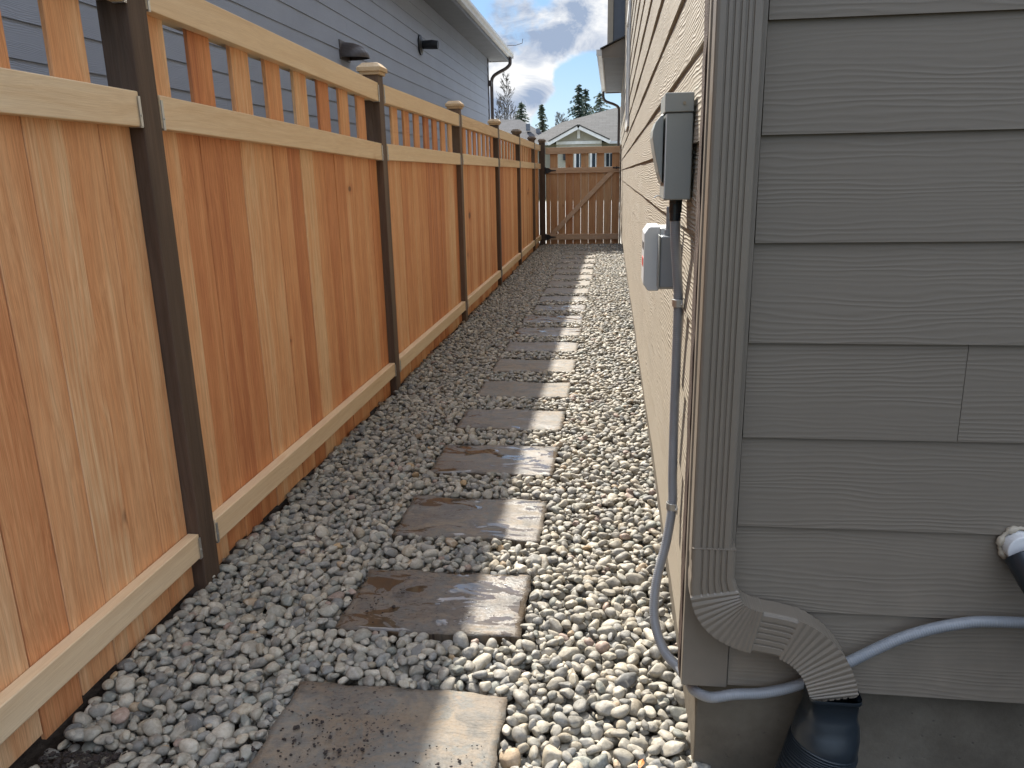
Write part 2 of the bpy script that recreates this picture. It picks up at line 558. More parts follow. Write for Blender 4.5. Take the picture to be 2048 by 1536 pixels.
def drive_mat():
    M = Mat('driveway_concrete')
    P, x, y, z = M.pos()
    a = M.noise(P, 0.9, 7, 0.6); b = M.noise(P, 30.0, 4, 0.6)
    c = M.mix(a, (0.30, 0.29, 0.27), (0.42, 0.41, 0.38))
    return M.done(c, 0.85, M.bump(b, 0.3, 0.004), spec=0.2)


def pebble_mat():
    M = Mat('river_pebbles')
    P, x, y, z = M.pos()
    tcol, t1, t2, t3 = M.tint()
    a = M.noise(P, 95.0, 5, 0.65); b = M.noise(P, 420.0, 3, 0.6); d = M.noise(P, 34.0, 3, 0.5, 0.6)
    c = M.mix(M.range(a, 0.35, 0.7, 0.0, 0.75), tcol, M.mix(1.0, tcol, (0.60, 0.57, 0.53), 'MULTIPLY'))
    c = M.mix(M.range(d, 0.56, 0.64, 0.0, 0.45), c, (0.50, 0.45, 0.36))
    c = M.mix(M.range(b, 0.62, 0.72, 0.0, 0.5), c, (0.10, 0.095, 0.09))
    nrm = M.bump(M.math('ADD', a, M.math('MULTIPLY', b, 0.4)), 0.45, 0.0022)
    return M.done(c, M.range(a, 0.3, 0.7, 0.5, 0.8), nrm, spec=0.35)


m_pebble = pebble_mat()


def slate_mat():
    """cleft stone slabs; tint: r offset, g wetness, b dirt"""
    M = Mat('cleft_slate')
    P, x, y, z = M.pos()
    _, t1, t2, t3 = M.tint()
    o = M.math('MULTIPLY', t1, 40.0)
    V = M.vec(M.math('ADD', x, o), y, o)
    Vs = M.vec(M.math('MULTIPLY', M.math('ADD', x, o), 2.2), M.math('MULTIPLY', y, 6.5), o)
    lay = M.noise(Vs, 1.5, 7, 0.62, 0.9)
    mid = M.noise(V, 9.0, 6, 0.65, 0.4)
    fin = M.noise(V, 120.0, 5, 0.7)
    steps = M.math('MULTIPLY', M.math('FLOOR', M.math('MULTIPLY', lay, 11.0)), 1.0 / 11.0)
    hgt = M.math('ADD', M.math('MULTIPLY', steps, 0.7), M.math('MULTIPLY', lay, 1.6))
    c = M.ramp(mid, [(0.28, (0.065, 0.06, 0.052)), (0.40, (0.145, 0.125, 0.098)), (0.50, (0.22, 0.168, 0.112)), (0.58, (0.145, 0.14, 0.12)), (0.72, (0.27, 0.18, 0.105))])
    c = M.mix(M.range(lay, 0.38, 0.65, 0.0, 0.45), c, (0.15, 0.15, 0.14))
    c = M.mix(M.range(fin, 0.6, 0.75, 0, 0.5), c, (0.09, 0.08, 0.07))
    # water standing in the low places
    low = M.noise(M.vec(M.math('MULTIPLY', M.math('ADD', x, o), 3.0), M.math('MULTIPLY', y, 6.5), o), 1.9, 8, 0.60, 1.1)
    thr = M.math('SUBTRACT', 0.80, M.math('MULTIPLY', t2, 0.245))
    pud = M.range(low, thr, M.math('ADD', thr, 0.018), 0, 1, True)
    damp = M.range(low, M.math('SUBTRACT', thr, 0.19), M.math('SUBTRACT', thr, 0.02), 0, 1, True)
    damp = M.math('MULTIPLY', damp, M.range(t2, 0.1, 0.35))
    c = M.mix(M.math('MULTIPLY', damp, 0.85), c, M.mix(1.0, c, (0.48, 0.45, 0.43), 'MULTIPLY'))
    c = M.mix(M.math('MULTIPLY', pud, 0.5), c, (0.06, 0.04, 0.022))
    # crumbs of bark and soil
    dirt = M.noise(V, 46.0, 6, 0.75, 0.3)
    patch = M.noise(V, 3.4, 3, 0.5)
    vo = M.node('ShaderNodeTexVoronoi'); M.put(vo.inputs['Vector'], M.vec(M.math('ADD', M.math('ADD', x, o), M.math('MULTIPLY', fin, 0.02)), M.math('ADD', y, M.math('MULTIPLY', mid, 0.02)), o)); vo.inputs['Scale'].default_value = 150.0
    vs_ = M.node('ShaderNodeSeparateColor'); M.l.new(vo.outputs['Color'], vs_.inputs[0])
    many = M.range(M.math('ADD', M.math('MULTIPLY', patch, 1.0), M.math('MULTIPLY', dirt, 0.45)), 0.66, 0.92, 0.0, 0.45)
    on_ = M.math('LESS_THAN', vs_.outputs[0], M.math('MULTIPLY', many, t3))
    dk = M.math('MULTIPLY', on_, M.math('LESS_THAN', vo.outputs['Distance'], M.range(vs_.outputs[1], 0, 1, 0.18, 0.62)))
    dk = M.math('MULTIPLY', dk, M.math('SUBTRACT', 1.0, pud))
    c = M.mix(M.math('MULTIPLY', dk, 0.9), c, (0.028, 0.018, 0.016))
    stain = M.math('MULTIPLY', M.range(M.math('ADD', patch, M.math('MULTIPLY', dirt, 0.35)), 0.55, 0.80), M.math('MULTIPLY', t3, 0.75))
    c = M.mix(stain, c, M.mix(1.0, c, (0.50, 0.42, 0.38), 'MULTIPLY'))
    n1_ = M.bump(hgt, M.math('SUBTRACT', 1.0, pud), 0.006)
    n2_ = M.bump(M.math('ADD', fin, M.math('MULTIPLY', dk, 1.5)), M.math('MULTIPLY', M.math('SUBTRACT', 1.0, pud), 0.8), 0.0025, n1_)
    r = M.range(fin, 0.3, 0.7, 0.62, 0.85)
    r = M.math('SUBTRACT', r, M.math('MULTIPLY', damp, 0.30))
    r = M.math('MULTIPLY', r, M.math('SUBTRACT', 1.0, M.math('MULTIPLY', pud, 0.97)))
    return M.done(c, r, n2_, spec=0.5)


m_slate = slate_mat()


def shingle_mat(name, c0, c1):
    M = Mat(name)
    P, x, y, z = M.pos()
    b = M.node('ShaderNodeTexBrick')
    M.put(b.inputs['Vector'], M.vec(x, M.math('MULTIPLY', z, 2.2), 0.0))
    b.inputs['Scale'].default_value = 1.0
    b.inputs['Brick Width'].default_value = 0.5; b.inputs['Row Height'].default_value = 0.3
    b.inputs['Mortar Size'].default_value = 0.012
    b.inputs['Color1'].default_value = (*c0, 1); b.inputs['Color2'].default_value = (*c1, 1)
    b.inputs['Mortar'].default_value = (*[q * 0.6 for q in c0], 1)
    n = M.noise(P, 14.0, 4, 0.7)
    c = M.mix(M.range(n, 0.3, 0.7, 0, 0.4), b.outputs['Color'], c1)
    return M.done(c, 0.9, M.bump(n, 0.4, 0.02), spec=0.2)


m_roof_warm = shingle_mat('grey_brown_shingles', (0.050, 0.048, 0.045), (0.075, 0.072, 0.068))
m_roof_cool = shingle_mat('grey_violet_shingles', (0.042, 0.042, 0.046), (0.06, 0.06, 0.064))
m_beige = plain('beige_render', (0.36, 0.335, 0.265), 0.7)
m_glass_dark = plain('dark_window_glass', (0.03, 0.04, 0.05), 0.22, 0.0, 1.0, 0.0, spec=0.15)
m_bark = plain('grey_bark', (0.11, 0.095, 0.08), 0.9, 0.0, 8.0, 0.5, 0.3)
m_needle = plain('fir_needles', (0.08, 0.115, 0.085), 0.7, 0.0, 3.0, 0.2, 0.4)  # both needle tones lightened to stand in for haze
m_needle2 = plain('cedar_needles', (0.17, 0.20, 0.145), 0.7, 0.0, 3.0, 0.2, 0.4)

# ------------------------------------------------------------------ ground
mb = MB()
mb.add([(-300, -80, -0.16), (300, -80, -0.16), (300, 600, -0.16), (-300, 600, -0.16)], [(0, 1, 2, 3)])
mb.build('ground', far_ground_mat()); bpy.data.objects['ground']['kind'] = 'structure'
mb = MB()
mb.add([(-9, 15.9, -0.10), (9, 15.9, -0.10), (9, 44, -0.10), (-9, 44, -0.10)], [(0, 1, 2, 3)])
tag(mb.build('driveway', drive_mat()), kind='structure')

GX0, GX1, GY0, GY1 = -1.40, 0.235, 0.75, 15.30


def bed_mesh():
    """soil bed under the gravel, lightly uneven"""
    nx, ny = 60, 460
    xs = np.linspace(-1.75, 0.30, nx); ys = np.linspace(-2.5, 15.9, ny)
    X, Y = np.meshgrid(xs, ys)
    Z = -0.026 + 0.004 * np.sin(X * 9 + Y * 4) + 0.004 * np.sin(Y * 11 - X * 5) + RNG.normal(0, 0.0022, X.shape)
    left = np.clip((-1.20 - X) / 0.12, 0, 1)
    Z += 0.010 * left
    v = np.stack([X, Y, Z], -1).reshape(-1, 3)
    f = []
    for j in range(ny - 1):
        for i in range(nx - 1):
            a = j * nx + i
            f.append((a, a + 1, a + nx + 1, a + nx))
    m = MB(); m.v = [tuple(p) for p in v]; m.f = f; m.t = [(0.5, 0.5, 0.5)] * len(v)
    return m


tag(bed_mesh().build('soil_bed', m_soil, smooth=True), kind='structure')
mb = MB(); mb.add([(0.301, -4, -.04), (6, -4, -.04), (6, 1.52, -.04), (0.301, 1.52, -.04)], [(0, 1, 2, 3)])  # unseen dark sheet, added to cut bounce light onto the front wall
tag(mb.build('unseen_soil_sheet', m_soil), kind='structure')

# ------------------------------------------------------------------ stepping stones
STONES = []
ys = [(1.40, 1.735), (1.99, 2.365), (2.63, 3.01), (3.275, 3.665), (3.925, 4.285), (4.56, 4.92), (5.19, 5.56), (5.83, 6.18), (6.44, 6.81),
      (7.05, 7.43), (7.69, 8.04), (8.29, 8.65), (8.84, 9.26), (9.46, 9.88), (10.13, 10.54), (10.80, 11.20), (11.45, 11.85), (12.15, 12.55), (12.85, 13.25), (13.6, 14.0)]
wet = [0.15, 1.15, 0.90, 1.15, 0.72, 0.30, 0.35, 0.62, 0.95, 1.0, 1.0, 0.95, 0.6, 0.3, 0.3, 0.3, 0.3, 0.3, 0.2, 0.2]
dirt = [1.0, 0.55, 0.35, 0.3, 0.2, 0.15, 0.1] + [0.1] * 13
ordw = ['first', 'second', 'third', 'fourth', 'fifth', 'sixth', 'seventh', 'eighth', 'ninth', 'tenth', 'eleventh', 'twelfth', 'thirteenth',
        'fourteenth', 'fifteenth', 'sixteenth', 'seventeenth', 'eighteenth', 'nineteenth', 'twentieth']
look = {0: 'brown stepping stone scattered with dark soil crumbs, nearest in the path',
        1: 'stepping stone with brown puddles and a glittering sunlit corner, second from the near end',
        2: 'damp grey-brown stepping stone with one small bright puddle, third from the near end',
        3: 'wet stepping stone with the large white puddle, fourth from the near end'}
for i, (y0, y1) in enumerate(ys):
    x0 = -0.825 + random.uniform(-.006, .006) + (0.05 if 9 < i < 16 else 0) * 0.9
    x1 = -0.250 + random.uniform(-.006, .006)
    zt = 0.023 + random.uniform(-.003, .003)
    if i == 0:
        y0 = 1.27
    nx, ny = 30, 20
    tilt = random.uniform(-.004, .004)
    sk = random.uniform(-.012, .012)
    v, f = [], []
    for j in range(ny + 1):
        for k in range(nx + 1):
            u, w = k / nx, j / ny
            ex = 0.0035 * (math.sin(w * 17 + i) + 0.6 * math.sin(w * 41 + 2 * i)) * (1 if k in (0, nx) else 0)
            ey = 0.0035 * (math.sin(u * 19 + i * 3) + 0.6 * math.sin(u * 47 + i)) * (1 if j in (0, ny) else 0)
            edge = min(k, nx - k, j, ny - j)
            z = zt + tilt * (u - .5) + 0.0022 * math.sin(u * 7 + i * 1.7 + w * 4) + 0.0015 * math.sin(w * 13 + u * 9 + i) - (0.0035 if edge == 0 else 0)
            v.append((x0 + (x1 - x0) * u + ex, y0 + (y1 - y0) * w + ey + sk * (u - .5), z))
    nt = len(v)
    for j in range(ny):
        for k in range(nx):
            a = j * (nx + 1) + k
            f.append((a, a + 1, a + nx + 2, a + nx + 1))
    ring = [k for k in range(nx + 1)] + [j * (nx + 1) + nx for j in range(1, ny + 1)] + [ny * (nx + 1) + k for k in range(nx - 1, -1, -1)] + [j * (nx + 1) for j in range(ny - 1, 0, -1)]
    for q in ring:
        p = v[q]
        v.append((p[0] + random.uniform(-.002, .002), p[1] + random.uniform(-.002, .002), zt - 0.045))
    R_ = len(ring)
    for q in range(R_):
        f.append((ring[q], nt + q, nt + (q + 1) % R_, ring[(q + 1) % R_]))
    m = MB(); m.add(v, f, ((i * 0.137 + .05) % 1.0, wet[i], dirt[i]))
    lab = look.get(i, f'{"wet" if wet[i] > .55 else "dry"} grey-brown stone slab set in gravel, {ordw[i]} from the near end of the path')
    o = m.build('stepping_stone', m_slate, smooth=True)
    tag(o, lab, 'stepping stone', 'stepping stones set along the gravel path')
    for pz in o.data.polygons:
        if abs(pz.normal.z) < .6: pz.use_smooth = False
    STONES.append((x0, x1, y0, y1, zt))


# ------------------------------------------------------------------ gravel: pebbles settled one by one on a height field
def icosphere(sub):
    t = (1 + 5 ** .5) / 2
    v = [(-1, t, 0), (1, t, 0), (-1, -t, 0), (1, -t, 0), (0, -1, t), (0, 1, t), (0, -1, -t), (0, 1, -t), (t, 0, -1), (t, 0, 1), (-t, 0, -1), (-t, 0, 1)]
    v = [np.array(p) / np.linalg.norm(p) for p in v]
    f = [(0, 11, 5), (0, 5, 1), (0, 1, 7), (0, 7, 10), (0, 10, 11), (1, 5, 9), (5, 11, 4), (11, 10, 2), (10, 7, 6), (7, 1, 8),
         (3, 9, 4), (3, 4, 2), (3, 2, 6), (3, 6, 8), (3, 8, 9), (4, 9, 5), (2, 4, 11), (6, 2, 10), (8, 6, 7), (9, 8, 1)]
    for _ in range(sub):
        cache, nf = {}, []
        def mid(a, b):
            k = (min(a, b), max(a, b))
            if k not in cache:
                p = v[a] + v[b]; v.append(p / np.linalg.norm(p)); cache[k] = len(v) - 1
            return cache[k]
        for a, b, c in f:
            d, e, g = mid(a, b), mid(b, c), mid(c, a)
            nf += [(a, d, g), (b, e, d), (c, g, e), (d, e, g)]
        f = nf
    return np.array(v), np.array(f)


def pebble_shapes(sub, n):
    V, F = icosphere(sub)
    res = []
    for k in range(n):
        r = np.ones(len(V))
        for _ in range(7):
            d = RNG.normal(size=3); d /= np.linalg.norm(d)
            r += 0.065 * np.sin(V @ d * RNG.uniform(1.5, 3.6) + RNG.uniform(0, 6.28))
        P = V * r[:, None]
        flat = RNG.random() < 0.72
        for _ in range(RNG.integers(5, 11) if flat else 3):     # worn facets
            d = RNG.normal(size=3); d /= np.linalg.norm(d)
            h = RNG.uniform(0.64, 0.90)
            s = P @ d
            over = np.clip(s - h, 0, None)
            P = P - np.outer(over * 0.90, d)
        res.append(P)
    return res, F


def settle():
    res = 0.005
    nx = int((GX1 - GX0) / res) + 1; ny = int((GY1 - GY0) / res) + 1
    H = np.full((ny, nx), -0.026, np.float32)
    H += RNG.normal(0, 0.002, H.shape).astype(np.float32)
    blocked = np.zeros((ny, nx), bool)
    for x0, x1, y0, y1, zt in STONES:
        a, b = int((y0 - GY0) / res), int((y1 - GY0) / res)
        c, d = int((x0 - GX0) / res), int((x1 - GX0) / res)
        H[max(a, 0):b + 1, c:d + 1] = zt
    out_ = []
    area = (GX1 - GX0) * (GY1 - GY0)
    N = int(area * 2250)
    for i in range(N):
        a = float(np.clip(RNG.lognormal(math.log(0.0192), 0.28), 0.0095, 0.033))
        b = a * RNG.uniform(0.56, 0.90); c = a * RNG.uniform(0.42, 0.68)
        if i > N * 0.97: a *= 0.7; b *= .7; c *= .7
        ang = RNG.uniform(0, math.pi)
        best = None
        rr = 0.5 * (a + b)
        for _ in range(5):
            x = RNG.uniform(GX0 + 0.015, GX1 - 0.012); y = RNG.uniform(GY0, GY1)
            # the heap thins out towards the pickets and leaves bare soil
            edge = -1.370 + 0.012 * math.sin(y * 3.1) + 0.012 * math.sin(y * 9.7) + 0.035 * max(0, min(1, (2.1 - y) / .6))
            if x < edge and RNG.random() < 0.93: continue
            if y < 1.47 and x < -0.98 - (y - 1.3) * 1.3 and RNG.random() < 0.93: continue
            bad = False
            for x0, x1, y0, y1, zt in STONES:
                if x0 - rr * .72 < x < x1 + rr * .72 and y0 - rr * .72 < y < y1 + rr * .72:
                    bad = True; break
            if bad: continue
            ix, iy = int((x - GX0) / res), int((y - GY0) / res)
            k = max(1, int(b * 0.7 / res))
            h = H[max(iy - k, 0):iy + k + 1, max(ix - k, 0):ix + k + 1].mean()
            if best is None or h < best[0]: best = (h, x, y)
        if best is None: continue
        _, x, y = best
        k = int(a / res) + 1
        ix, iy = int((x - GX0) / res), int((y - GY0) / res)
        i0, i1, j0, j1 = max(iy - k, 0), min(iy + k + 1, ny), max(ix - k, 0), min(ix + k + 1, nx)
        if i1 <= i0 or j1 <= j0: continue
        gy = (np.arange(i0, i1) * res + GY0 - y)[:, None]; gx = (np.arange(j0, j1) * res + GX0 - x)[None, :]
        ca, sa = math.cos(ang), math.sin(ang)
        u = (gx * ca + gy * sa) / a; w = (-gx * sa + gy * ca) / b
        q = 1 - u * u - w * w
        inside = q > 0.02
        if not inside.any(): continue
        up = np.sqrt(np.where(inside, q, 0)) * c
        patch = H[i0:i1, j0:j1]
        need = (patch + up)[inside]
        zc = float(np.quantile(need, 0.70))
        if zc + c * 0.5 > 0.034: continue
        patch[inside] = np.maximum(patch[inside], (zc + up)[inside])
        out_.append((x, y, zc, a, b, c, ang))
    return np.array(out_), H


PEB, HF = settle()
PAL = np.array([(0.33, 0.32, 0.295), (0.275, 0.275, 0.265), (0.39, 0.37, 0.325), (0.45, 0.425, 0.365), (0.41, 0.37, 0.30), (0.50, 0.475, 0.42),
                (0.225, 0.23, 0.23), (0.35, 0.345, 0.31), (0.42, 0.33, 0.235), (0.36, 0.28, 0.245), (0.28, 0.295, 0.275), (0.45, 0.33, 0.20)])
PW = np.array([.17, .13, .17, .13, .09, .07, .06, .12, .012, .02, .06, .003]); PW /= PW.sum()


def gravel_mesh():
    allv, allf, allc = [], [], []
    base = 0
    tops = PEB
    for lod, sel in ((3, tops[:, 1] < 1.95), (2, (tops[:, 1] >= 1.95) & (tops[:, 1] < 4.6)), (1, tops[:, 1] >= 4.6)):
        lodsub = {3: 3, 2: 2, 1: 1}[lod]
        shapes, F = pebble_shapes(lodsub if lodsub < 3 else 2, 36)
        S = tops[sel]
        n = len(S)
        if n == 0: continue
        idx = RNG.integers(0, len(shapes), n)
        SH = np.stack(shapes)[idx]                                   # n, k, 3
        SH = SH * S[:, None, 3:6]
        # random tilt, then heading
        tx = RNG.normal(0, 0.26, n); ty = RNG.normal(0, 0.26, n)
        c, s = np.cos(tx), np.sin(tx)
        y_ = SH[:, :, 1] * c[:, None] - SH[:, :, 2] * s[:, None]; z_ = SH[:, :, 1] * s[:, None] + SH[:, :, 2] * c[:, None]
        c, s = np.cos(ty), np.sin(ty)
        x2 = SH[:, :, 0] * c[:, None] + z_ * s[:, None]; z2 = -SH[:, :, 0] * s[:, None] + z_ * c[:, None]
        c, s = np.cos(S[:, 6]), np.sin(S[:, 6])
        X = x2 * c[:, None] - y_ * s[:, None] + S[:, 0, None]
        Y = x2 * s[:, None] + y_ * c[:, None] + S[:, 1, None]
        Z = z2 + S[:, 2, None]
        V = np.stack([X, Y, Z], -1)
        k = V.shape[1]
        allv.append(V.reshape(-1, 3))
        FF = F[None] + (np.arange(n) * k)[:, None, None] + base
        allf.append(FF.reshape(-1, 3))
        col = PAL[RNG.choice(len(PAL), n, p=PW)] * RNG.uniform(0.66, 1.08, (n, 1)) * np.array([0.98, 0.945, 0.88])
        allc.append(np.repeat(np.clip(col, 0, 1), k, axis=0))
        base += n * k
    V = np.concatenate(allv).astype(np.float32); F = np.concatenate(allf).astype(np.int32); C = np.concatenate(allc).astype(np.float32)
    me = bpy.data.meshes.new('gravel')
    me.vertices.add(len(V)); me.vertices.foreach_set('co', V.ravel())
    me.loops.add(F.size); me.loops.foreach_set('vertex_index', F.ravel())
    me.polygons.add(len(F)); me.polygons.foreach_set('loop_start', np.arange(0, F.size, 3, dtype=np.int32))
    me.polygons.foreach_set('use_smooth', np.ones(len(F), bool))
    me.update(calc_edges=True)
    a = me.color_attributes.new('tint', 'FLOAT_COLOR', 'POINT')
    a.data.foreach_set('color', np.concatenate([C, np.ones((len(C), 1), np.float32)], 1).ravel())
    me.materials.append(m_pebble)
    o = bpy.data.objects.new('gravel', me)
    COL.objects.link(o)
    print('pebbles', len(PEB), 'faces', len(F))
    return o


tag(gravel_mesh(), 'rounded grey river pebbles filling the side yard', 'gravel', kind='stuff')

# ------------------------------------------------------------------ cedar fence
FX = -1.35                                       # front plane of posts and rails
PX = -1.391                                      # front plane of pickets
posts_y = [-0.18, 2.2475, 4.668, 7.12, 9.515, 11.70, 13.93]
PW_ = 0.0475
GATE_Y = 15.20


def lift(y, z):
    """the first two bays follow a slight grade at the top"""
    k = max(0.0, min(1.0, (4.62 - y) / 2.4))
    return 0.058 * k * max(0.0, min(1.0, (z - 0.2) / 1.3))


fence = empty('cedar_fence', (FX, 0, 0), 'tall new cedar picket fence with dark posts and pale rails along the gravel', 'fence')


def post(y, dark_cap=False, x1=FX, h=1.925, w=PW_):
    z1 = h + lift(y, h)
    p = MB().box((x1 - 2 * w, y - w, -0.05), (x1, y + w, z1), rnd3()).build('post', m_post, fence, bevel=0.004)
    cx, hw = x1 - w, 0.072
    m = MB(); t = rnd3()
    m.box((cx - hw + .012, y - hw + .012, z1), (cx + hw - .012, y + hw - .012, z1 + 0.018), t)
    z = z1 + 0.018
    a, b = hw, hw * 0.62
    v = [(cx - a, y - a, z), (cx + a, y - a, z), (cx + a, y + a, z), (cx - a, y + a, z),
         (cx - a, y - a, z + .022), (cx + a, y - a, z + .022), (cx + a, y + a, z + .022), (cx - a, y + a, z + .022),
         (cx - b, y - b, z + .048), (cx + b, y - b, z + .048), (cx + b, y + b, z + .048), (cx - b, y + b, z + .048)]
    m.add(v, [(0, 3, 2, 1), (0, 1, 5, 4), (1, 2, 6, 5), (2, 3, 7, 6), (3, 0, 4, 7), (4, 5, 9, 8), (5, 6, 10, 9), (6, 7, 11, 10), (7, 4, 8, 11), (8, 9, 10, 11)], t)
    c = m.build('post_cap', m_postcap_dark if dark_cap else m_cap, fence, bevel=0.001)
    c.parent = p; c.matrix_parent_inverse = Matrix()
    return p


for i, y in enumerate(posts_y):
    post(y, i >= 5)
post(GATE_Y - 0.03, True, -1.275, 1.93, 0.055)


def rail(y0, y1, z0, z1, name, fx=FX, back=PX + 0.001, brackets=True):
    m = MB(); t = rnd3()
    n = 6
    for k in range(n):                                     # slightly bowed lumber
        a = y0 + (y1 - y0) * k / n; b = y0 + (y1 - y0) * (k + 1) / n
        bow = lambda y: 0.0025 * math.sin((y - y0) / (y1 - y0) * math.pi + t[0])
        if k == 0:
            v, f = [], []
        for yy in ((a, b) if k == n - 1 else (a,)):
            for (x, z) in ((back, z0), (fx, z0), (fx, z1), (back, z1)):
                v.append((x + (bow(yy) if x == fx else 0), yy, z + lift(yy, z) + 0.5 * bow(yy)))
    for k in range(n):
        for j in range(4):
            j2 = (j + 1) % 4
            f.append((k * 4 + j, (k + 1) * 4 + j, (k + 1) * 4 + j2, k * 4 + j2))
    f.append((0, 1, 2, 3)); f.append((n * 4 + 3, n * 4 + 2, n * 4 + 1, n * 4))
    m.add(v, f, t)
    o = m.build(name, m_rail, fence, bevel=0.003)
    if brackets:
        for yy, s in ((y0, 1), (y1, -1)):
            bz = lift(yy, z0)
            b = MB()
            b.box((back + .006, min(yy, yy + s * .013), z0 - .003 + bz), (fx + .0025, max(yy, yy + s * .013), z0 - .0005 + bz))
            b.box((fx + .0012, min(yy, yy + s * .011), z0 + bz), (fx + .0035, max(yy, yy + s * .011), z1 - .012 + bz))
            cx_ = yy + s * .006
            b.tube([(fx + .003, cx_, z0 + .03 + bz), (fx + .006, cx_, z0 + .03 + bz)], .0035, 8)
            br = b.build('bracket', m_steel, fence)
            br.parent = o; br.matrix_parent_inverse = Matrix()
    return o


def bay(y0, y1):
    pitch = 0.147
    n = max(3, round((y1 - y0) / pitch))
    pitch = (y1 - y0) / n
    m = MB()
    for k in range(n):
        a = y0 + k * pitch + random.uniform(.0010, .0026); b = y0 + (k + 1) * pitch - random.uniform(.0010, .0026)
        tall = k % 2 == (n % 2)
        top = 1.872 if tall else 1.50
        zb = 0.012 + random.uniform(-.012, .012)
        d = random.uniform(-.003, .001)
        t = rnd3()
        ta, tb = lift(a, top), lift(b, top)
        v = [(PX - .016, a, zb), (PX + d, a, zb), (PX + d, b, zb), (PX - .016, b, zb),
             (PX - .016, a, top + ta), (PX + d, a, top + ta), (PX + d, b, top + tb), (PX - .016, b, top + tb)]
        m.hexa(v, t)
    m.build('picket_panel', m_picket, fence, bevel=0.0015, seg=1)
    # thin board that carries the pickets behind, seen on top of the upper rail
    rail(y0 + .004, y1 - .004, 1.450, 1.545, 'middle_rail')
    rail(y0 + .004, y1 - .004, 1.778, 1.880, 'top_rail')
    rail(y0 + .004, y1 - .004, 0.132, 0.216, 'bottom_rail')
    rail(y0 + .004, y1 - .004, 1.786, 1.892, 'back_rail', PX - .0165, PX - .052, False)


for a, b in zip(posts_y[:-1], posts_y[1:]):
    bay(a + PW_ + .001, b - PW_ - .001)
bay(posts_y[-1] + PW_ + .001, GATE_Y - .03 - .056)

# ------------------------------------------------------------------ gate
gate = empty('garden_gate', (-1.27, GATE_Y, 0), 'shaded wooden picket gate with diagonal brace and black hinges closing the path', 'gate')
m = MB()
gx0, gx1 = -1.262, 0.135
n = 10
# pickets: every other one stops at the middle rail
w = (gx1 - gx0) / (n - 0.45)
for k in range(n):
    a = gx0 + k * w + .003 if k else gx0
    b = min(gx1, gx0 + (k + 1) * w - .003)
    if k == 0: a, b = gx0, gx0 + w * 0.55 - .0014
    else: a, b = gx0 + w * (0.55 + k - 1) + .0014, gx0 + w * (0.55 + k) - .0014 - (.0012 if k % 3 else 0)
    tall = k % 2 == 1
    if k == n - 1: tall = True
    m.box((a, GATE_Y + .02 + random.uniform(0, .002), -0.012 + random.uniform(-.008, .008)), (b, GATE_Y + .037, 1.80 if tall else 1.40), rnd3())
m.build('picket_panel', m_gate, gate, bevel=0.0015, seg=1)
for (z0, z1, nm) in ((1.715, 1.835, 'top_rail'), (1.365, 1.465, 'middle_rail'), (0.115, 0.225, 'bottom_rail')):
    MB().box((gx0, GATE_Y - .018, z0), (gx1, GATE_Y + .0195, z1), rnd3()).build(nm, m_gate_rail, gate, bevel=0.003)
# brace
p0, p1 = Vector((gx0 + .12, 0, .226)), Vector((gx1 - .16, 0, 1.364))
d = (p1 - p0).normalized(); s = Vector((d.z, 0, -d.x)) * .042
cut = lambda p, z: p + d * ((z - p.z) / d.z)
A, B = cut(p0 + s, .2262), cut(p1 + s, 1.3638); C_, D_ = cut(p1 - s, 1.3638), cut(p0 - s, .2262)
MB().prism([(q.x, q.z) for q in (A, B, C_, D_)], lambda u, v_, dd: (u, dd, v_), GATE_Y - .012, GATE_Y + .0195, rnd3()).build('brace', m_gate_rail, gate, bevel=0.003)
for z in (1.415, 0.17):
    m = MB()
    out_l = [(0, -.055), (.05, -.048), (.10, -.018), (.19, -.008), (.20, 0), (.19, .008), (.10, .018), (.05, .048), (0, .055)]
    m.prism([(gx0 + u, z + v_) for u, v_ in out_l], lambda u, v_, dd: (u, dd, v_), GATE_Y - .026, GATE_Y - .0185)
    m.box((gx0 - .012, GATE_Y - .096, z - .06), (gx0 - .002, GATE_Y - .026, z + .06))
    m.tube([(gx0 - .006, GATE_Y - .03, z - .065), (gx0 - .006, GATE_Y - .03, z + .065)], .009, 10)
    m.build('strap_hinge', m_ironblack, gate, bevel=.001)
m = MB()
m.box((gx1 - .13, GATE_Y - .034, 1.435), (gx1 - .002, GATE_Y - .0185, 1.458)).box((gx1 - .075, GATE_Y - .05, 1.425), (gx1 - .05, GATE_Y - .034, 1.468))
m.build('latch', m_ironblack, gate, bevel=.001)
m = MB().box((0.139, GATE_Y - .03, -.05), (0.164, GATE_Y + .06, 1.86), rnd3())
o = m.build('gate_post', m_post, None, bevel=.003)
tag(o, 'narrow dark post fixed to the tan wall beside the gate latch', 'post')

# ------------------------------------------------------------------ tan house on the right
WX, FY = 0.175, 1.50                              # planes of side wall and front wall
Z0, RV = 0.27, 0.19
right = empty('tan_house', (WX, FY, 0), 'tan lap-sided two-storey house on the right of the path', 'house')


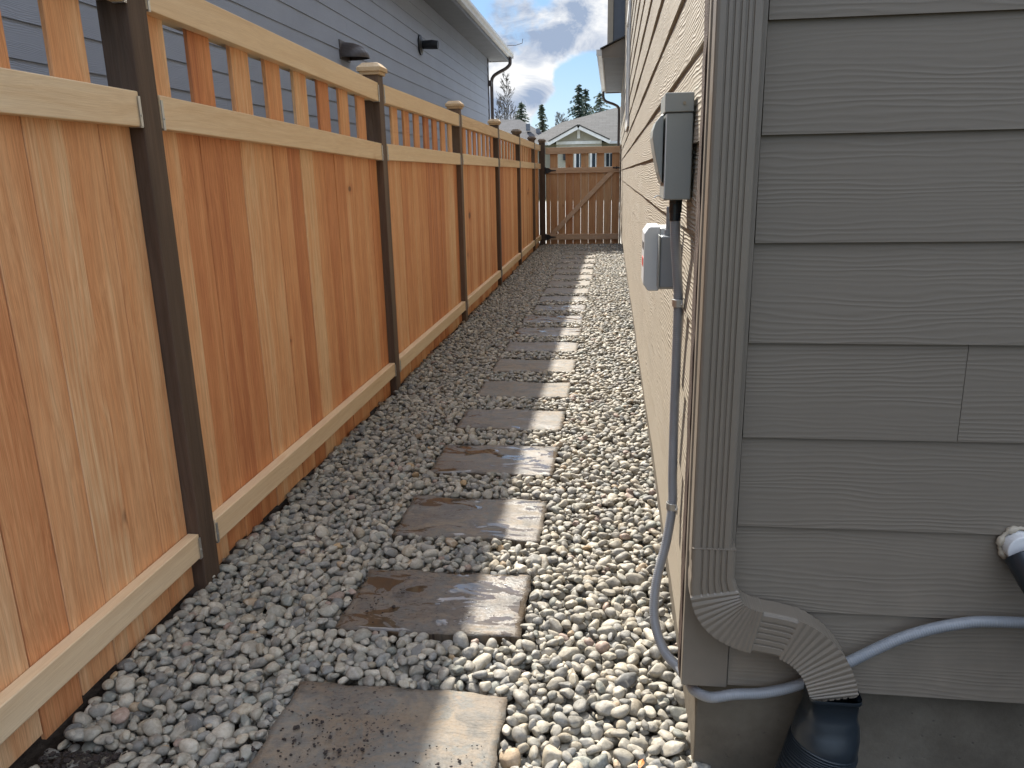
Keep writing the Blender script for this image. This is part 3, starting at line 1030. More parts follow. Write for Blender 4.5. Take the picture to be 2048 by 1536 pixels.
def lap_wall(name, mat, parent, p0, p1, z0, rows, outward, joints=None, proud=0.011, thin=0.002, step=0.35, holes=(), rv=RV, wob=0.0013):
    """horizontal lap boards from p0 to p1 (x, y), each thicker at its lower edge"""
    p0, p1 = Vector((*p0, 0)), Vector((*p1, 0))
    L = (p1 - p0).length; d = (p1 - p0) / L; nrm = Vector((*outward, 0))
    m = MB()
    for r in range(rows):
        za, zb = z0 + r * rv, z0 + (r + 1) * rv + 0.012
        js = sorted(j for j in (joints or {}).get(r, [])) if joints else []
        if not joints:
            s = random.uniform(0.8, 3.4); js = []
            while s < L - 0.3:
                js.append(s); s += 3.66
        cuts = [0] + js + [L]
        w0 = random.uniform(0, 6.28)
        for a, b in zip(cuts[:-1], cuts[1:]):
            t = rnd3()
            n = max(1, int((b - a) / step))
            vs = []
            g = 0.0006
            for i in range(n + 1):
                s = a + g + (b - a - 2 * g) * i / n
                wv = wob * (math.sin(s * 2.1 + w0) + 0.7 * math.sin(s * 5.3 + 2 * w0))
                wz = 0.0010 * math.sin(s * 1.7 + w0 * 3)
                q = p0 + d * s
                lo, hi = q + nrm * (proud + wv), q + nrm * (thin)
                vs += [(lo.x, lo.y, za + wz), (hi.x, hi.y, zb), (q.x, q.y, zb), (q.x, q.y, za + wz)]
            f = []
            for i in range(n):
                for j in range(4):
                    j2 = (j + 1) % 4
                    f.append((i * 4 + j, i * 4 + j2, (i + 1) * 4 + j2, (i + 1) * 4 + j))
            f.append((3, 2, 1, 0)); f.append((n * 4, n * 4 + 1, n * 4 + 2, n * 4 + 3))
            m.add(vs, f, t)
    o = m.build(name, mat, parent)
    return o


sj = {r: [] for r in range(40)}
jrow = {0: [4.9], 1: [1.3, 4.96], 2: [3.2], 3: [5.6], 4: [2.75], 5: [3.95, 7.4], 6: [1.95, 5.6], 7: [1.15, 4.8], 8: [2.9], 9: [0.7, 4.3]}
for r in range(30):
    base_j = jrow.get(r) or [random.uniform(1, 4.5)]
    s = base_j[-1] + 3.66
    sj[r] = list(base_j)
    while s < 18: sj[r].append(s); s += 3.66
lap_wall('side_wall', m_siding_side, right, (WX + .011, FY + .092), (WX + .011, 20.0), Z0, 29, (-1, 0), joints=sj)
fj = {r: [] for r in range(30)}
fj[3] = [0.40]; fj[0] = [1.9]; fj[6] = [1.6]; fj[8] = [1.2]
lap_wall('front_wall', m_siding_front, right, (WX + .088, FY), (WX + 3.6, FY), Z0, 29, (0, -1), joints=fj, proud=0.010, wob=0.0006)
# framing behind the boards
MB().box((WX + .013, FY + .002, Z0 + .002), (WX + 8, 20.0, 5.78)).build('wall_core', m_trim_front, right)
# corner: raw-edged side board and painted front board
m = MB()
nseg = 120
v, f = [], []
zb = Z0 - 0.004
for i in range(nseg + 1):
    z = zb + (5.75 - zb) * i / nseg
    for (x, y) in ((WX - .012, FY + .012), (WX - .013, FY + .05), (WX - .009, FY + .089), (WX + .011, FY + .089), (WX + .011, FY + .012)):
        j = random.uniform(-.0018, .0018) if x < WX else 0
        v.append((x + j, y + (j if y > FY + .08 and x < WX else 0), z))
for i in range(nseg):
    for j in range(5):
        j2 = (j + 1) % 5
        f.append((i * 5 + j, (i + 1) * 5 + j, (i + 1) * 5 + j2, i * 5 + j2))
f.append((0, 1, 2, 3, 4)); f.append(tuple(nseg * 5 + q for q in (4, 3, 2, 1, 0)))
m.add(v, f, rnd3())
m.build('corner_side_board', m_rawedge, right)
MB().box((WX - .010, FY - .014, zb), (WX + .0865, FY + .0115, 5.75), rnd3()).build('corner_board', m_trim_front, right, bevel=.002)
# foundation
m = MB()
m.box((WX + .030, FY + .030, -.20), (WX + 8, 20.0, Z0 - .004))
m.build('foundation', m_concrete, right, bevel=.004)
m = MB().box((WX + .012, FY + .012, Z0 - .03), (WX + .029, 19.9, Z0 - .003), rnd3())
m.build('starter_strip', m_trim, right)

# pent roof and upper bay far along the wall
ex, ey0, ey1, ez = -0.205, 14.0, 20.1, 3.22
m = MB()
m.prism([(ex, ez), (WX + .01, ez), (WX + .01, ez + .31), (ex, ez + .13)], lambda u, v_, d_: (u, d_, v_), ey0, ey0 + .03)
m.prism([(ex, ez), (WX + .01, ez), (WX + .01, ez + .31), (ex, ez + .13)], lambda u, v_, d_: (u, d_, v_), ey1 - .03, ey1)
m.box((ex, ey0 + .031, ez + .002), (ex + .025, ey1 - .031, ez + .13))
m.build('eave_fascia', m_trim_front, right, bevel=.003)
m = MB()
for k in range(int((ey1 - ey0 - .1) / .12)):
    y = ey0 + .035 + k * .12
    m.box((ex + .027, y, ez + .02), (WX + .008, y + .113, ez + .032))
m.build('eave_soffit', m_soffit, right)
m = MB().prism([(ex - .03, ez + .133), (WX + .01, ez + .315), (WX + .01, ez + .335), (ex - .03, ez + .15)], lambda u, v_, d_: (u, d_, v_), ey0 - .04, ey1 + .02)
m.build('lower_roof', m_roof_warm, right)


def gutter(x, z, y0, y1, side, parent, mat, w=.10, h=.10):
    """K-style trough with its open top, front towards `side`"""
    s = side
    prof = [(0, h), (0, 0), (s * w * .62, 0), (s * w * .72, h * .35), (s * w, h * .62), (s * w, h), (s * w * .9, h), (s * w * .9, h * .68), (s * w * .6, h * .42), (s * w * .55, .008), (s * .006, .008), (s * .006, h)]
    m = MB().prism([(x + a, z + b) for a, b in prof], lambda u, v_, d_: (u, d_, v_), y0, y1)
    m.box((min(x, x + s * w), y0 - .004, z), (max(x, x + s * w * .95), y0 - .0005, z + h))
    m.box((min(x, x + s * w), y1 + .0005, z), (max(x, x + s * w * .95), y1 + .004, z + h))
    return m.build('gutter', mat, parent)


gutter(ex - .002, ez + .03, ey0, ey1, -1, right, m_gutter, .09, .10)
MB().tube(spline([(ex - .04, 19.9, ez + .03), (ex - .04, 19.9, ez - .09), (ex + .02, 19.9, ez - .19), (WX - .16, 19.9, ez - .27), (WX - .06, 19.9, ez - .34), (WX - .04, 19.9, ez - .50), (WX - .04, 19.9, ez - 1.2), (WX - .04, 19.9, .1)], 6), .032, 10).build('far_downpipe', m_brown, right, smooth=True)
# upper bay
bx = -0.125
MB().box((bx + .022, 15.0, ez + .30), (WX + .011, 20.0, 5.75)).build('upper_bay', m_greytrim, right)
m = MB().box((bx, 14.98, ez + .25), (bx + .021, 15.07, 5.75)).box((bx + .022, 14.98, ez + .26), (bx + .10, 14.999, 5.75))
m.build('bay_corner_trim', m_trim, right, bevel=.002)
# window with trim on the side wall
m = MB()
wy0, wy1, wz0, wz1 = 9.4, 10.5, 1.95, 3.1
m.box((WX - .02, wy0 - .09, wz0 - .09), (WX + .0, wy1 + .09, wz0)).box((WX - .022, wy0 - .09, wz1), (WX + .0, wy1 + .09, wz1 + .11))
m.box((WX - .02, wy0 - .09, wz0 + .001), (WX + .0, wy0, wz1 - .001)).box((WX - .02, wy1, wz0 + .001), (WX + .0, wy1 + .09, wz1 - .001))
wfr = m.build('window', m_white, right, bevel=.002)
m = MB().box((WX - .006, wy0 + .001, wz0 + .001), (WX - .001, wy1 - .001, wz1 - .001))
gl = m.build('pane', m_glass_dark, right); gl.parent = wfr; gl.matrix_parent_inverse = Matrix()
# roof
m = MB()
m.prism([(WX - .42, 5.75), (WX + 4.2, 8.2), (WX + 8.5, 5.75), (WX + 8.5, 5.68), (WX - .42, 5.68)], lambda u, v_, d_: (u, d_, v_), FY - .35, 20.5)
m.build('roof', m_roof_warm, right)

# ------------------------------------------------------------------ downspout on the near corner
ds = empty('downspout', (0.21, 1.45, 0.3), 'fluted tan metal downspout with curved elbow at the near house corner', 'downspout')


def fluted(wd, dp, flutes=5):
    """outline of a ribbed rectangular pipe, front towards -y"""
    pts = []
    x0, x1 = -wd / 2, wd / 2
    n = 60
    for i in range(n + 1):
        u = i / n
        x = x0 + .006 + (wd - .012) * u
        q = u * (flutes + 1.2) % 1.0
        inset = .0028 * (1 if .12 < u < .88 and (q < .34) else 0)
        pts.append((x, -dp / 2 + inset))
    pts += [(x1 - .002, -dp / 2 + .002), (x1, -dp / 2 + .006), (x1, dp / 2 - .004), (x1 - .004, dp / 2), (x0 + .004, dp / 2), (x0, dp / 2 - .004), (x0, -dp / 2 + .006), (x0 + .002, -dp / 2 + .002)]
    return pts


DY = 1.449
m = MB()
o1 = fluted(.077, .052)
zs = [0.60, 1.0, 2.0, 3.5, 5.65]
v = [(0.2055 + a, DY + b, z) for z in zs for a, b in o1]
k = len(o1)
f = [(i * k + j, i * k + (j + 1) % k, (i + 1) * k + (j + 1) % k, (i + 1) * k + j) for i in range(len(zs) - 1) for j in range(k)]
m.add(v, f); m.build('straight_pipe', m_downspout, ds)
# elbow: crimped sleeve, two bends
path = [(0.2105, .628), (0.2105, .60), (0.2110, .57), (0.2125, .545), (0.222, .505), (0.243, .474), (0.275, .455), (0.305, .447), (0.335, .442), (0.368, .434), (0.402, .415), (0.430, .387), (0.449, .355), (0.460, .325), (0.466, .300)]
pts = spline([(x, 1.449, z) for x, z in path], 14)
npt = len(pts)
o2 = fluted(.084, .058, 5)


def elbow_prof(i):
    u = i / (npt - 1)
    bend1 = 0.24 < u < 0.50
    bend2 = 0.64 < u < 0.985
    crimp = 0.0
    if bend1 or bend2:
        ph = (u - (.24 if bend1 else .64)) / (.26 if bend1 else .345) * (13 if bend1 else 15)
        fr = ph % 1.0
        crimp = (0.5 - 0.5 * math.cos(6.283 * fr)) * .75 + .25 * fr                                          # saw-tooth folds
    wscale = 1.0 + (0.13 if (bend1 or bend2) else 0.115) * min(1, max(0, (u - .16) / .08)) + .014 * crimp
    depth = 1.0 + .10 * crimp
    res = []
    for a, b in o2:
        flut = 1.0
        aa, bb = a * wscale, b * depth
        if (bend1 or bend2) and b < -.02:
            bb = -.029 - .0024 * crimp
        res.append((aa, bb))
    return res


mm = MB()
pp = [Vector(p) for p in pts]
v = []
for i, p in enumerate(pp):
    t = (pp[min(i + 1, npt - 1)] - pp[max(i - 1, 0)]).normalized()
    side = Vector((-t.z, 0, t.x)) * 1.0                            # to the outside of the pipe in the wall plane
    for a, b in elbow_prof(i):
        q = p + side * a * 1.0 + Vector((0, 1, 0)) * b
        v.append((q.x, q.y, q.z))
k = len(o2)
f = [(i * k + j, i * k + (j + 1) % k, (i + 1) * k + (j + 1) % k, (i + 1) * k + j) for i in range(npt - 1) for j in range(k)]
f.append(tuple((npt - 1) * k + j for j in range(k)))
mm.add(v, f)
elbow = mm.build('elbow', m_downspout, ds)
# side seams where the sleeve is folded
MB().box((0.1685, 1.4195, 0.6275), (0.2525, 1.4785, 0.6290)).build('sleeve_edge', m_downspout, ds)

# crumbs of dark soil kicked over the first stone and the corner by the pickets
IV, IFc = icosphere(1)
cv_, cf_, cb = [], [], 0
spots = [(RNG.normal(-.74, .055), RNG.uniform(1.30, 1.62), .030) for _ in range(120)] + [(RNG.normal(-.55, .10), RNG.normal(1.42, .07), .029) for _ in range(110)] + \
        [(RNG.normal(-.36, .05), RNG.normal(1.44, .05), .029) for _ in range(50)] + [(RNG.uniform(-1.36, -.86), RNG.uniform(1.22, 1.44), .006) for _ in range(900)] + \
        [(RNG.normal(-.72, .05), RNG.normal(2.12, .06), .029) for _ in range(40)]
for x_, y_, z_ in spots:
    r_ = float(np.clip(RNG.lognormal(math.log(.0022 if z_ > .01 else .0042), .45), .001, .010))
    P_ = IV * RNG.uniform(.6, 1.35, (len(IV), 1)) * r_ * np.array([1.0, RNG.uniform(.5, 1.2), RNG.uniform(.4, .8)])
    cv_ += [tuple(q) for q in (P_ + np.array([x_, y_, z_ + r_ * .3]))]
    cf_ += [tuple(int(i_) + cb for i_ in q) for q in IFc]
    cb += len(IV)
m = MB(); m.add(cv_, cf_)
tag(m.build('soil_crumbs', plain('damp_soil_crumbs', (0.026, 0.018, 0.015), 0.85, 0, 300, .5)), 'loose dark soil crumbs spilled at the fence foot and over the first stone', 'soil', kind='stuff')

# a dry leaf on the sunlit pebbles
lv = []
for k in range(9):
    u = k / 8; w_ = .006 * math.sin(math.pi * min(1, u * 1.05)) + .0004
    lv += [(-.02 + .04 * u, -w_, .004 * math.sin(u * 4)), (-.02 + .04 * u, 0, .0015 + .004 * math.sin(u * 4)), (-.02 + .04 * u, w_, .005 * math.sin(u * 4 + .5))]
lf = [(k * 3 + j, k * 3 + 3 + j, k * 3 + 4 + j, k * 3 + 1 + j) for k in range(8) for j in range(2)]
m = MB(); m.add([(q[0] * .3 + 0.085 + q[1], q[0] * 1.0 + 1.50 - q[1] * .3, q[2] + .040) for q in lv], lf)
tag(m.build('dry_leaf', plain('orange_dry_leaf', (0.55, 0.20, 0.06), 0.6)), 'small orange dry leaf lying on the sunlit pebbles near the house corner', 'leaf')

# black adapter and corrugated drain hose
dr = empty('drain_hose', (0.46, 1.44, 0.05), 'black ribbed drain hose with smooth adapter under the downspout elbow', 'drain hose')
m = MB()
sq = lambda r, e, n_: [(math.copysign(abs(math.cos(q)) ** e, math.cos(q)) * r, math.copysign(abs(math.sin(q)) ** e, math.sin(q)) * r * .80) for q in [2 * math.pi * j / n_ for j in range(n_)]]
prof_ad = [(.308, .0525, .35), (.300, .0535, .35), (.298, .0500, .35), (.262, .0500, .40), (.252, .053, .5), (.238, .060, .7), (.220, .0655, .95), (.205, .0675, 1.0), (.175, .0675, 1.0), (.160, .0665, 1.0), (.157, .070, 1.0), (.150, .0695, 1.0)]
v = []
nn = 40
for z, r, e in prof_ad:
    lean = (0.30 - z) * 0.12
    for a, b in sq(r, e, nn):
        v.append((0.4665 - lean * .35 + a, 1.445 + b * (1.2 if z < .22 else 1.0) + 0.00, z))
f = [(i * nn + j, (i + 1) * nn + j, (i + 1) * nn + (j + 1) % nn, i * nn + (j + 1) % nn) for i in range(len(prof_ad) - 1) for j in range(nn)]
m.add(v, f)
m.build('adapter', m_black, dr, smooth=True)
hp = spline([(0.459, 1.445, .178), (0.452, 1.442, .150), (0.440, 1.436, .110), (0.424, 1.428, .06), (0.40, 1.41, .0), (0.38, 1.39, -.06)], 60)
m = MB()
m.tube(hp, lambda i: 0.0635 + 0.0055 * (1 if (i % 12) < 7 else -0.2) * (0.6 + .4 * math.sin((i % 12) / 7 * math.pi)), 40)
m.build('ribbed_hose', m_black, dr, smooth=True)

# white stub with black coupling at the right, and its hose
st = empty('condensate_pipe', (0.77, 1.47, 0.62), 'white pipe stub with black coupling coming out of the shaded siding', 'pipe')
MB().tube([(0.80, 1.52, 0.632), (0.80, 1.462, 0.630)], .030, 28).build('stub', m_pvc, st, bevel=.002)
MB().tube(spline([(0.800, 1.466, 0.620), (0.806, 1.45, 0.605), (0.822, 1.42, 0.572), (0.86, 1.36, 0.51), (0.90, 1.30, 0.40), (0.91, 1.27, 0.10)], 8), .0335, 24).build('coupling', m_black, st, smooth=True)
m = MB()
m.tube([(0.80 + .034 * math.cos(2 * math.pi * j / 48), 1.487, .632 + .034 * math.sin(2 * math.pi * j / 48)) for j in range(48)], lambda i: .0055 + .0022 * math.sin(i * .9) + .0012 * math.sin(i * 2.7), 10)
m.build('sealant', m_trim, st, smooth=True)
MB().tube(spline([(0.83, 1.42, 0.12), (0.80, 1.42, 0.05), (0.75, 1.43, -0.08)], 6), .036, 20).build('lower_hose', m_black, st, smooth=True)

# ------------------------------------------------------------------ electrical gear on the side wall
wx = WX - .002
b1 = empty('electrical_box', (wx, 1.88, 1.29), 'tall grey metal electrical box with hooded cover on the sunlit siding', 'electrical box')
x0, x1, y0, y1, z0, z1 = .114, wx, 1.80, 1.955, 1.289, 1.515
MB().box((x0, y0, z0), (x1, y1, z1 - .041)).build('body', m_boxgrey, b1, bevel=.003)
m = MB()
m.box((x0 - .003, y0 - .004, z1 - .040), (x1, y1 + .004, z1))
m.build('top_hood', m_boxgrey, b1, bevel=.002)
m = MB().tube([(x0 + .038, y0 - .007, z1 - .022), (x0 + .038, y0 - .003, z1 - .022)], .0035, 10)
m.build('screw', m_brass, b1)
# bulging cover on the face away from the wall
cv = [(x0 - .0035, 1.474), (x0 - .010, 1.470), (x0 - .020, 1.458), (x0 - .026, 1.440), (x0 - .027, 1.425), (x0 - .022, 1.395), (x0 - .012, 1.35), (x0 - .0035, 1.325)]
MB().prism(cv, lambda u, v_, d_: (u, d_, v_), y0 + .018, y1 - .012).build('cover', m_boxgrey, b1, bevel=.002)
MB().tube(spline([(x0 - .001, y0 + .09, 1.295), (x0 - .010, y0 + .09, 1.296), (x0 - .016, y0 + .09, 1.292)], 4), .0016, 6).build('seal_wire', m_steel, b1)
MB().box((x0 + .0001, y0 - .0008, z0 + .004), (x0 + .0025, y0 - .0001, z1 - .044)).build('lid_edge', m_gutter, b1)
m = MB()
m.tube([(.146, 1.862, 1.288), (.146, 1.862, 1.279)], .0165, 6).tube([(.146, 1.862, 1.279), (.146, 1.862, 1.258)], .0145, 16).tube([(.146, 1.862, 1.262), (.146, 1.862, 1.240)], .0128, 16)
m.build('gland_nut', m_black, b1, bevel=.0008)

b2 = empty('disconnect_box', (wx, 2.2, 1.05), 'pale enclosure with chamfered corners and red label behind the grey conduit', 'electrical box')
m = MB()
X0, X1, ZA, ZB = .088, wx, 1.035, 1.208
ch = .018
m.prism([(X0 + ch * .7, ZA), (X0, ZA + ch), (X0, ZB - ch), (X0 + ch * .7, ZB), (X0 + .042, ZB), (X0 + .042, ZA)], lambda u, v_, d_: (u, d_, v_), 2.14, 2.30)
m.prism([(X0 + .0425, ZA + .004), (X0 + .0425, ZB - .004), (X1, ZB - .004), (X1, ZA + .004)], lambda u, v_, d_: (u, d_, v_), 2.143, 2.297)
m.build('enclosure', m_boxwhite, b2, bevel=.003)
MB().box((X0 - .0012, 2.17, 1.098), (X0 - .0002, 2.24, 1.122)).build('red_label', m_red, b2)
MB().box((X0 - .0012, 2.17, 1.145), (X0 - .0002, 2.24, 1.165)).build('dark_label', m_ironblack, b2)
m = MB().box((.127, 2.075, 1.052), (wx, 2.139, 1.188))
m.build('junction_box', m_boxgrey2, b2, bevel=.005)
m = MB().box((.1235, 2.071, 1.050), (.1268, 2.1385, 1.190))
m.build('junction_lid', m_boxgrey, b2, bevel=.001)
m = MB().tube([(.150, 2.10, 1.262), (.150, 2.10, 1.203)], .0085, 14).tube([(.150, 2.10, 1.203), (.150, 2.10, 1.189)], .0125, 14)
m.build('riser_pipe', m_boxgrey2, b2, smooth=False)


def conduit(name, ctrl, r, label, n=40, parent=None, rib=True):
    pts = spline(ctrl, n)
    # resample to even spacing so that the ribs are regular
    seg = [0.0]
    for a, b in zip(pts[:-1], pts[1:]): seg.append(seg[-1] + (b - a).length)
    L = seg[-1]; stepl = 0.0016
    res, j = [], 0
    for q in range(int(L / stepl) + 1):
        s = q * stepl
        while j < len(seg) - 2 and seg[j + 1] < s: j += 1
        t = (s - seg[j]) / max(1e-9, seg[j + 1] - seg[j])
        res.append(pts[j].lerp(pts[j + 1], min(1, t)))
    m = MB()
    m.tube(res, (lambda i: r + (0.00045 * math.sin(i * 2 * math.pi / 3.0 + .7))) if rib else r, 16)
    return m.build(name, m_conduit, parent, smooth=True)


cond = empty('conduit', (.16, 1.85, .7), 'grey ribbed conduit dropping from the tall box and looping round the house corner', 'conduit')
conduit('flexible_hose', [(.146, 1.862, 1.250), (.148, 1.864, 1.20), (.156, 1.873, 1.12), (.162, 1.878, 1.045), (.162, 1.875, .90), (.161, 1.862, .74),
                          (.160, 1.835, .62), (.160, 1.812, .545), (.146, 1.780, .46), (.122, 1.735, .375), (.117, 1.690, .30), (.138, 1.645, .245), (.172, 1.595, .228),
                          (.190, 1.540, .232), (.198, 1.500, .242), (.228, 1.472, .250), (.275, 1.468, .264), (.34, 1.470, .272), (.41, 1.468, .300),
                          (.50, 1.466, .360), (.60, 1.466, .425), (.70, 1.466, .462), (.80, 1.466, .472), (1.1, 1.466, .470), (1.5, 1.468, .462)], .0114, '', parent=cond)


def strap(y, z, x):
    m = MB()
    pts = [(x - .0135 * math.cos(a), y - .0135 * math.sin(a)) for a in [math.pi * (-0.5 + k / 12) for k in range(13)]]
    outer = [(x - .0150 * math.cos(a), y - .0150 * math.sin(a)) for a in [math.pi * (-0.5 + k / 12) for k in range(13)]]
    poly = pts + outer[::-1]
    m.prism(poly, lambda u, v_, d_: (u, v_, d_), z - .009, z + .009)
    m.box((wx - .0045, y - .034, z - .009), (wx - .0025, y - .0135, z + .009))
    m.box((x, y - .0150, z - .009), (wx - .0025, y - .0136, z + .009)).box((x, y + .0136, z - .009), (wx - .0025, y + .0150, z + .009))
    m.tube([(wx - .0045, y - .025, z), (wx - .008, y - .025, z)], .004, 10)
    m.build('strap', m_steel, cond, bevel=.0005, seg=1)


strap(1.878, 1.045, .162); strap(1.812, .545, .160)

# ------------------------------------------------------------------ blue-grey neighbour house on the left
left = empty('blue_grey_house', (-3.04, 19.8, 0), 'blue-grey lap-sided house rising behind the cedar fence', 'house')
LX = -3.04
LEND = 19.85
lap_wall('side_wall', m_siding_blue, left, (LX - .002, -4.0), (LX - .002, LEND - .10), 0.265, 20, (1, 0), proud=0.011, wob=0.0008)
MB().box((LX - 9, -4, -.1), (LX - .004, LEND, 4.10)).build('wall_core', m_greytrim, left)
MB().box((LX - .003, LEND - .099, 0), (LX + .02, LEND + .01, 4.08)).build('corner_board', m_brown, left, bevel=.003)
m = MB()
gxo = -2.475
# sloping soffit under the eave, fascia, gable-end board
m.prism([(LX - .003, 4.075), (gxo - .12, 4.075), (gxo - .12, 4.095), (LX - .003, 4.095)], lambda u, v_, d_: (u, d_, v_), -4.3, 20.30)
m.build('soffit', m_soffit, left)
MB().box((gxo - .119, -4.3, 4.06), (gxo - .099, 20.32, 4.26)).build('fascia', m_greytrim, left)
MB().box((LX - .6, 20.301, 4.055), (gxo - .12, 20.33, 4.20)).build('gable_board', m_gutter, left)
gutter(gxo - .098, 4.125, -4.3, 20.33, 1, left, m_gutter, .11, .125)
m = MB()
m.prism([(gxo - .07, 4.255), (LX - 5, 6.9), (LX - 9.4, 4.2), (LX - 9.4, 4.12), (gxo - .10, 4.235)], lambda u, v_, d_: (u, d_, v_), -4.4, 20.38)
m.build('roof', m_roof_cool, left)
ye = 20.05
MB().tube(spline([(gxo - .045, ye, 4.13), (gxo - .045, ye, 4.03), (gxo - .06, ye, 3.95), (gxo - .16, ye - .02, 3.86), (gxo - .34, ye - .05, 3.77), (LX + .11, ye - .06, 3.69), (LX + .06, ye - .06, 3.56), (LX + .06, ye - .06, 3.2), (LX + .06, ye - .06, .1)], 6), .042, 12).build('downpipe', m_brown, left, smooth=True)
# exhaust hood (quarter dome) and flue
hood = MB()
hy, hz, hx = 9.10, 2.66, LX + .012
vv, ff = [], []
na, nb = 14, 10
for i in range(na + 1):
    a = math.pi * i / na
    for j in range(nb + 1):
        b = math.pi / 2 * j / nb
        r = .165
        vv.append((hx + 1.9 * r * math.sin(a) * math.sin(b) * .9 + .002, hy - r * math.cos(a), hz + r * 1.05 * math.sin(a) * math.cos(b) * 1.0))
for i in range(na):
    for j in range(nb):
        q = i * (nb + 1) + j
        ff.append((q, q + 1, q + nb + 2, q + nb + 1))
hood.add(vv, ff)
hood.box((hx - .01, hy - .17, hz - .02), (hx + .004, hy + .17, hz + .18))
o = hood.build('exhaust_hood', m_brown, left, smooth=False)
fl = MB()
fy_, fz_ = 12.80, 3.35
fl.tube([(LX + .01, fy_, fz_), (LX + .03, fy_, fz_)], .15, 24)
fl.tube([(LX + .03, fy_, fz_), (LX + .055, fy_, fz_)], lambda i: .135 - .05 * i, 24)
fl.tube([(LX + .055, fy_, fz_), (LX + .20, fy_, fz_), (LX + .30, fy_, fz_ - .01)], lambda i: (.062, .07, .062)[i], 20)
fl.build('flue_vent', m_ironblack, left, bevel=.003)
MB().box((LX + .021, LEND - .08, 3.45), (LX + .09, LEND + .0, 3.58)).build('wall_light', m_brown, left, bevel=.006)
c0 = Vector((gxo + .02, 20.6, 4.42))
MB().tube([(LX - .3, 20.9, 4.52), (gxo + .0, 20.9, 4.515), (gxo + .17, 20.9, 4.56), (gxo + .18, 20.9, 4.66)], .008, 6).build('antenna', m_brown, left)

# ------------------------------------------------------------------ houses beyond the gate
beige = empty('beige_gable_house', (2, 50, 0), 'beige single-storey house with white-trimmed front gable beyond the gate', 'house')
Y = 50.0
gl0, gr0, ap = at(1098, 284, Y), at(1219, 280, Y), at(1157, 251, Y)
wl_, wr_ = at(1112, 300, Y), at(1203, 300, Y)
eavz = gl0.z
MB().box((wl_.x, Y + .3, -.15), (wr_.x, Y + 6, eavz + .06)).build('gable_wall', m_beige, beige)
m = MB().prism([(wl_.x, eavz + .06), (wr_.x, eavz + .06), (ap.x, ap.z - .18)], lambda u, v_, d_: (u, d_, v_), Y + .3, Y + .5)
m.build('gable_siding', m_beige, beige)
MB().box((wl_.x - 4.5, Y + 2.5, -.15), (wl_.x - .01, Y + 8, eavz + .02)).box((wr_.x + .01, Y + 2.5, -.15), (wr_.x + 9, Y + 8, eavz + .02)).build('main_wall', m_beige, beige)


def slab2(a, b, th, y0, y1, name, mat, parent):
    d_ = (b - a); n_ = Vector((-d_.z, 0, d_.x)).normalized() * th
    if n_.z < 0: n_ = -n_
    return MB().prism([(a.x, a.z), (b.x, b.z), (b.x + n_.x, b.z + n_.z), (a.x + n_.x, a.z + n_.z)], lambda u, v_, dd: (u, dd, v_), y0, y1).build(name, mat, parent)


low = Vector((0, 0, -.22))
slab2(gl0 + low, ap + low, .22, Y - .25, Y - .15, 'barge_board', m_white, beige)
slab2(gr0 + low, ap + low, .22, Y - .251, Y - .149, 'barge_board', m_white, beige)
slab2(gl0, ap, .07, Y - .28, Y + 8, 'gable_roof', m_roof_warm, beige)
slab2(gr0, ap, .07, Y - .28, Y + 8, 'gable_roof', m_roof_warm, beige)
MB().box((wl_.x, Y + .22, eavz - .16), (wr_.x, Y + .29, eavz + .02)).box((ap.x - .09, Y + .2, ap.z - .75), (ap.x + .09, Y + .29, ap.z - .15)).build('gable_trim', m_white, beige)
# main hip roof behind: rises to the right
r0, r1, r2, r3 = at(1048, 277, Y + 3), at(1124, 247, Y + 8), at(1262, 207, Y + 12), at(1290, 283, Y + 2)
e0, e1 = at(1090, 281, Y + 2), at(1300, 281, Y + 2)
m = MB()
m.add([(r0.x, Y + 2, eavz), (e1.x + 6, Y + 2, eavz), (r2.x + 6, Y + 12, r2.z), (r2.x, Y + 12, r2.z), (r1.x, Y + 7, r1.z), (r0.x - .2, Y + 14, eavz)],
      [(0, 1, 2, 3, 4), (0, 4, 3, 5)])
m.add([(r0.x, Y + 2, eavz - .02), (e1.x + 6, Y + 2, eavz - .02), (r2.x + 6, Y + 14, eavz - .02), (r0.x - .2, Y + 14, eavz - .02)], [(3, 2, 1, 0)])
m.build('main_roof', m_roof_warm, beige)
MB().box((r0.x - .1, Y + 1.86, eavz - .12), (wl_.x - .5, Y + 1.99, eavz + .03)).build('gutter', m_gutter, beige)
MB().box((wr_.x + .5, Y + 1.861, eavz - .12), (wr_.x + 8, Y + 1.989, eavz + .03)).build('gutter', m_gutter, beige)
for (pa, pb) in (((1152, 303), (1166, 336)), ((1184, 303), (1199, 336)), ((1212, 305), (1226, 332))):
    a, b = at(*pa, Y), at(*pb, Y)
    yy = Y + .3 if b.x < wr_.x else Y + 2.5
    w_ = MB()
    w_.box((a.x - .12, yy - .05, b.z - .1), (b.x + .12, yy - .002, a.z + .14))
    fr = w_.build('window', m_white, beige)
    p_ = MB().box((a.x, yy - .07, b.z), ((a.x + b.x) / 2 - .03, yy - .052, a.z)).box(((a.x + b.x) / 2 + .03, yy - .07, b.z), (b.x, yy - .052, a.z)).build('pane', m_glass_dark, beige)
    p_.parent = fr; p_.matrix_parent_inverse = Matrix()
MB().box((at(1147, 290, Y).x, Y + .2, at(1147, 301, Y).z - .05), (at(1190, 290, Y).x, Y + .298, at(1147, 297, Y).z)).build('window_header', m_white, beige)
lt = at(1129, 312, Y)
m = MB().box((lt.x - .09, Y + .12, lt.z - .25), (lt.x + .09, Y + .29, lt.z + .12)).prism([(lt.x - .13, lt.z + .12), (lt.x + .13, lt.z + .12), (lt.x, lt.z + .32)], lambda u, v_, d_: (u, d_, v_), Y + .1, Y + .29)
m.build('porch_lantern', m_ironblack, beige)

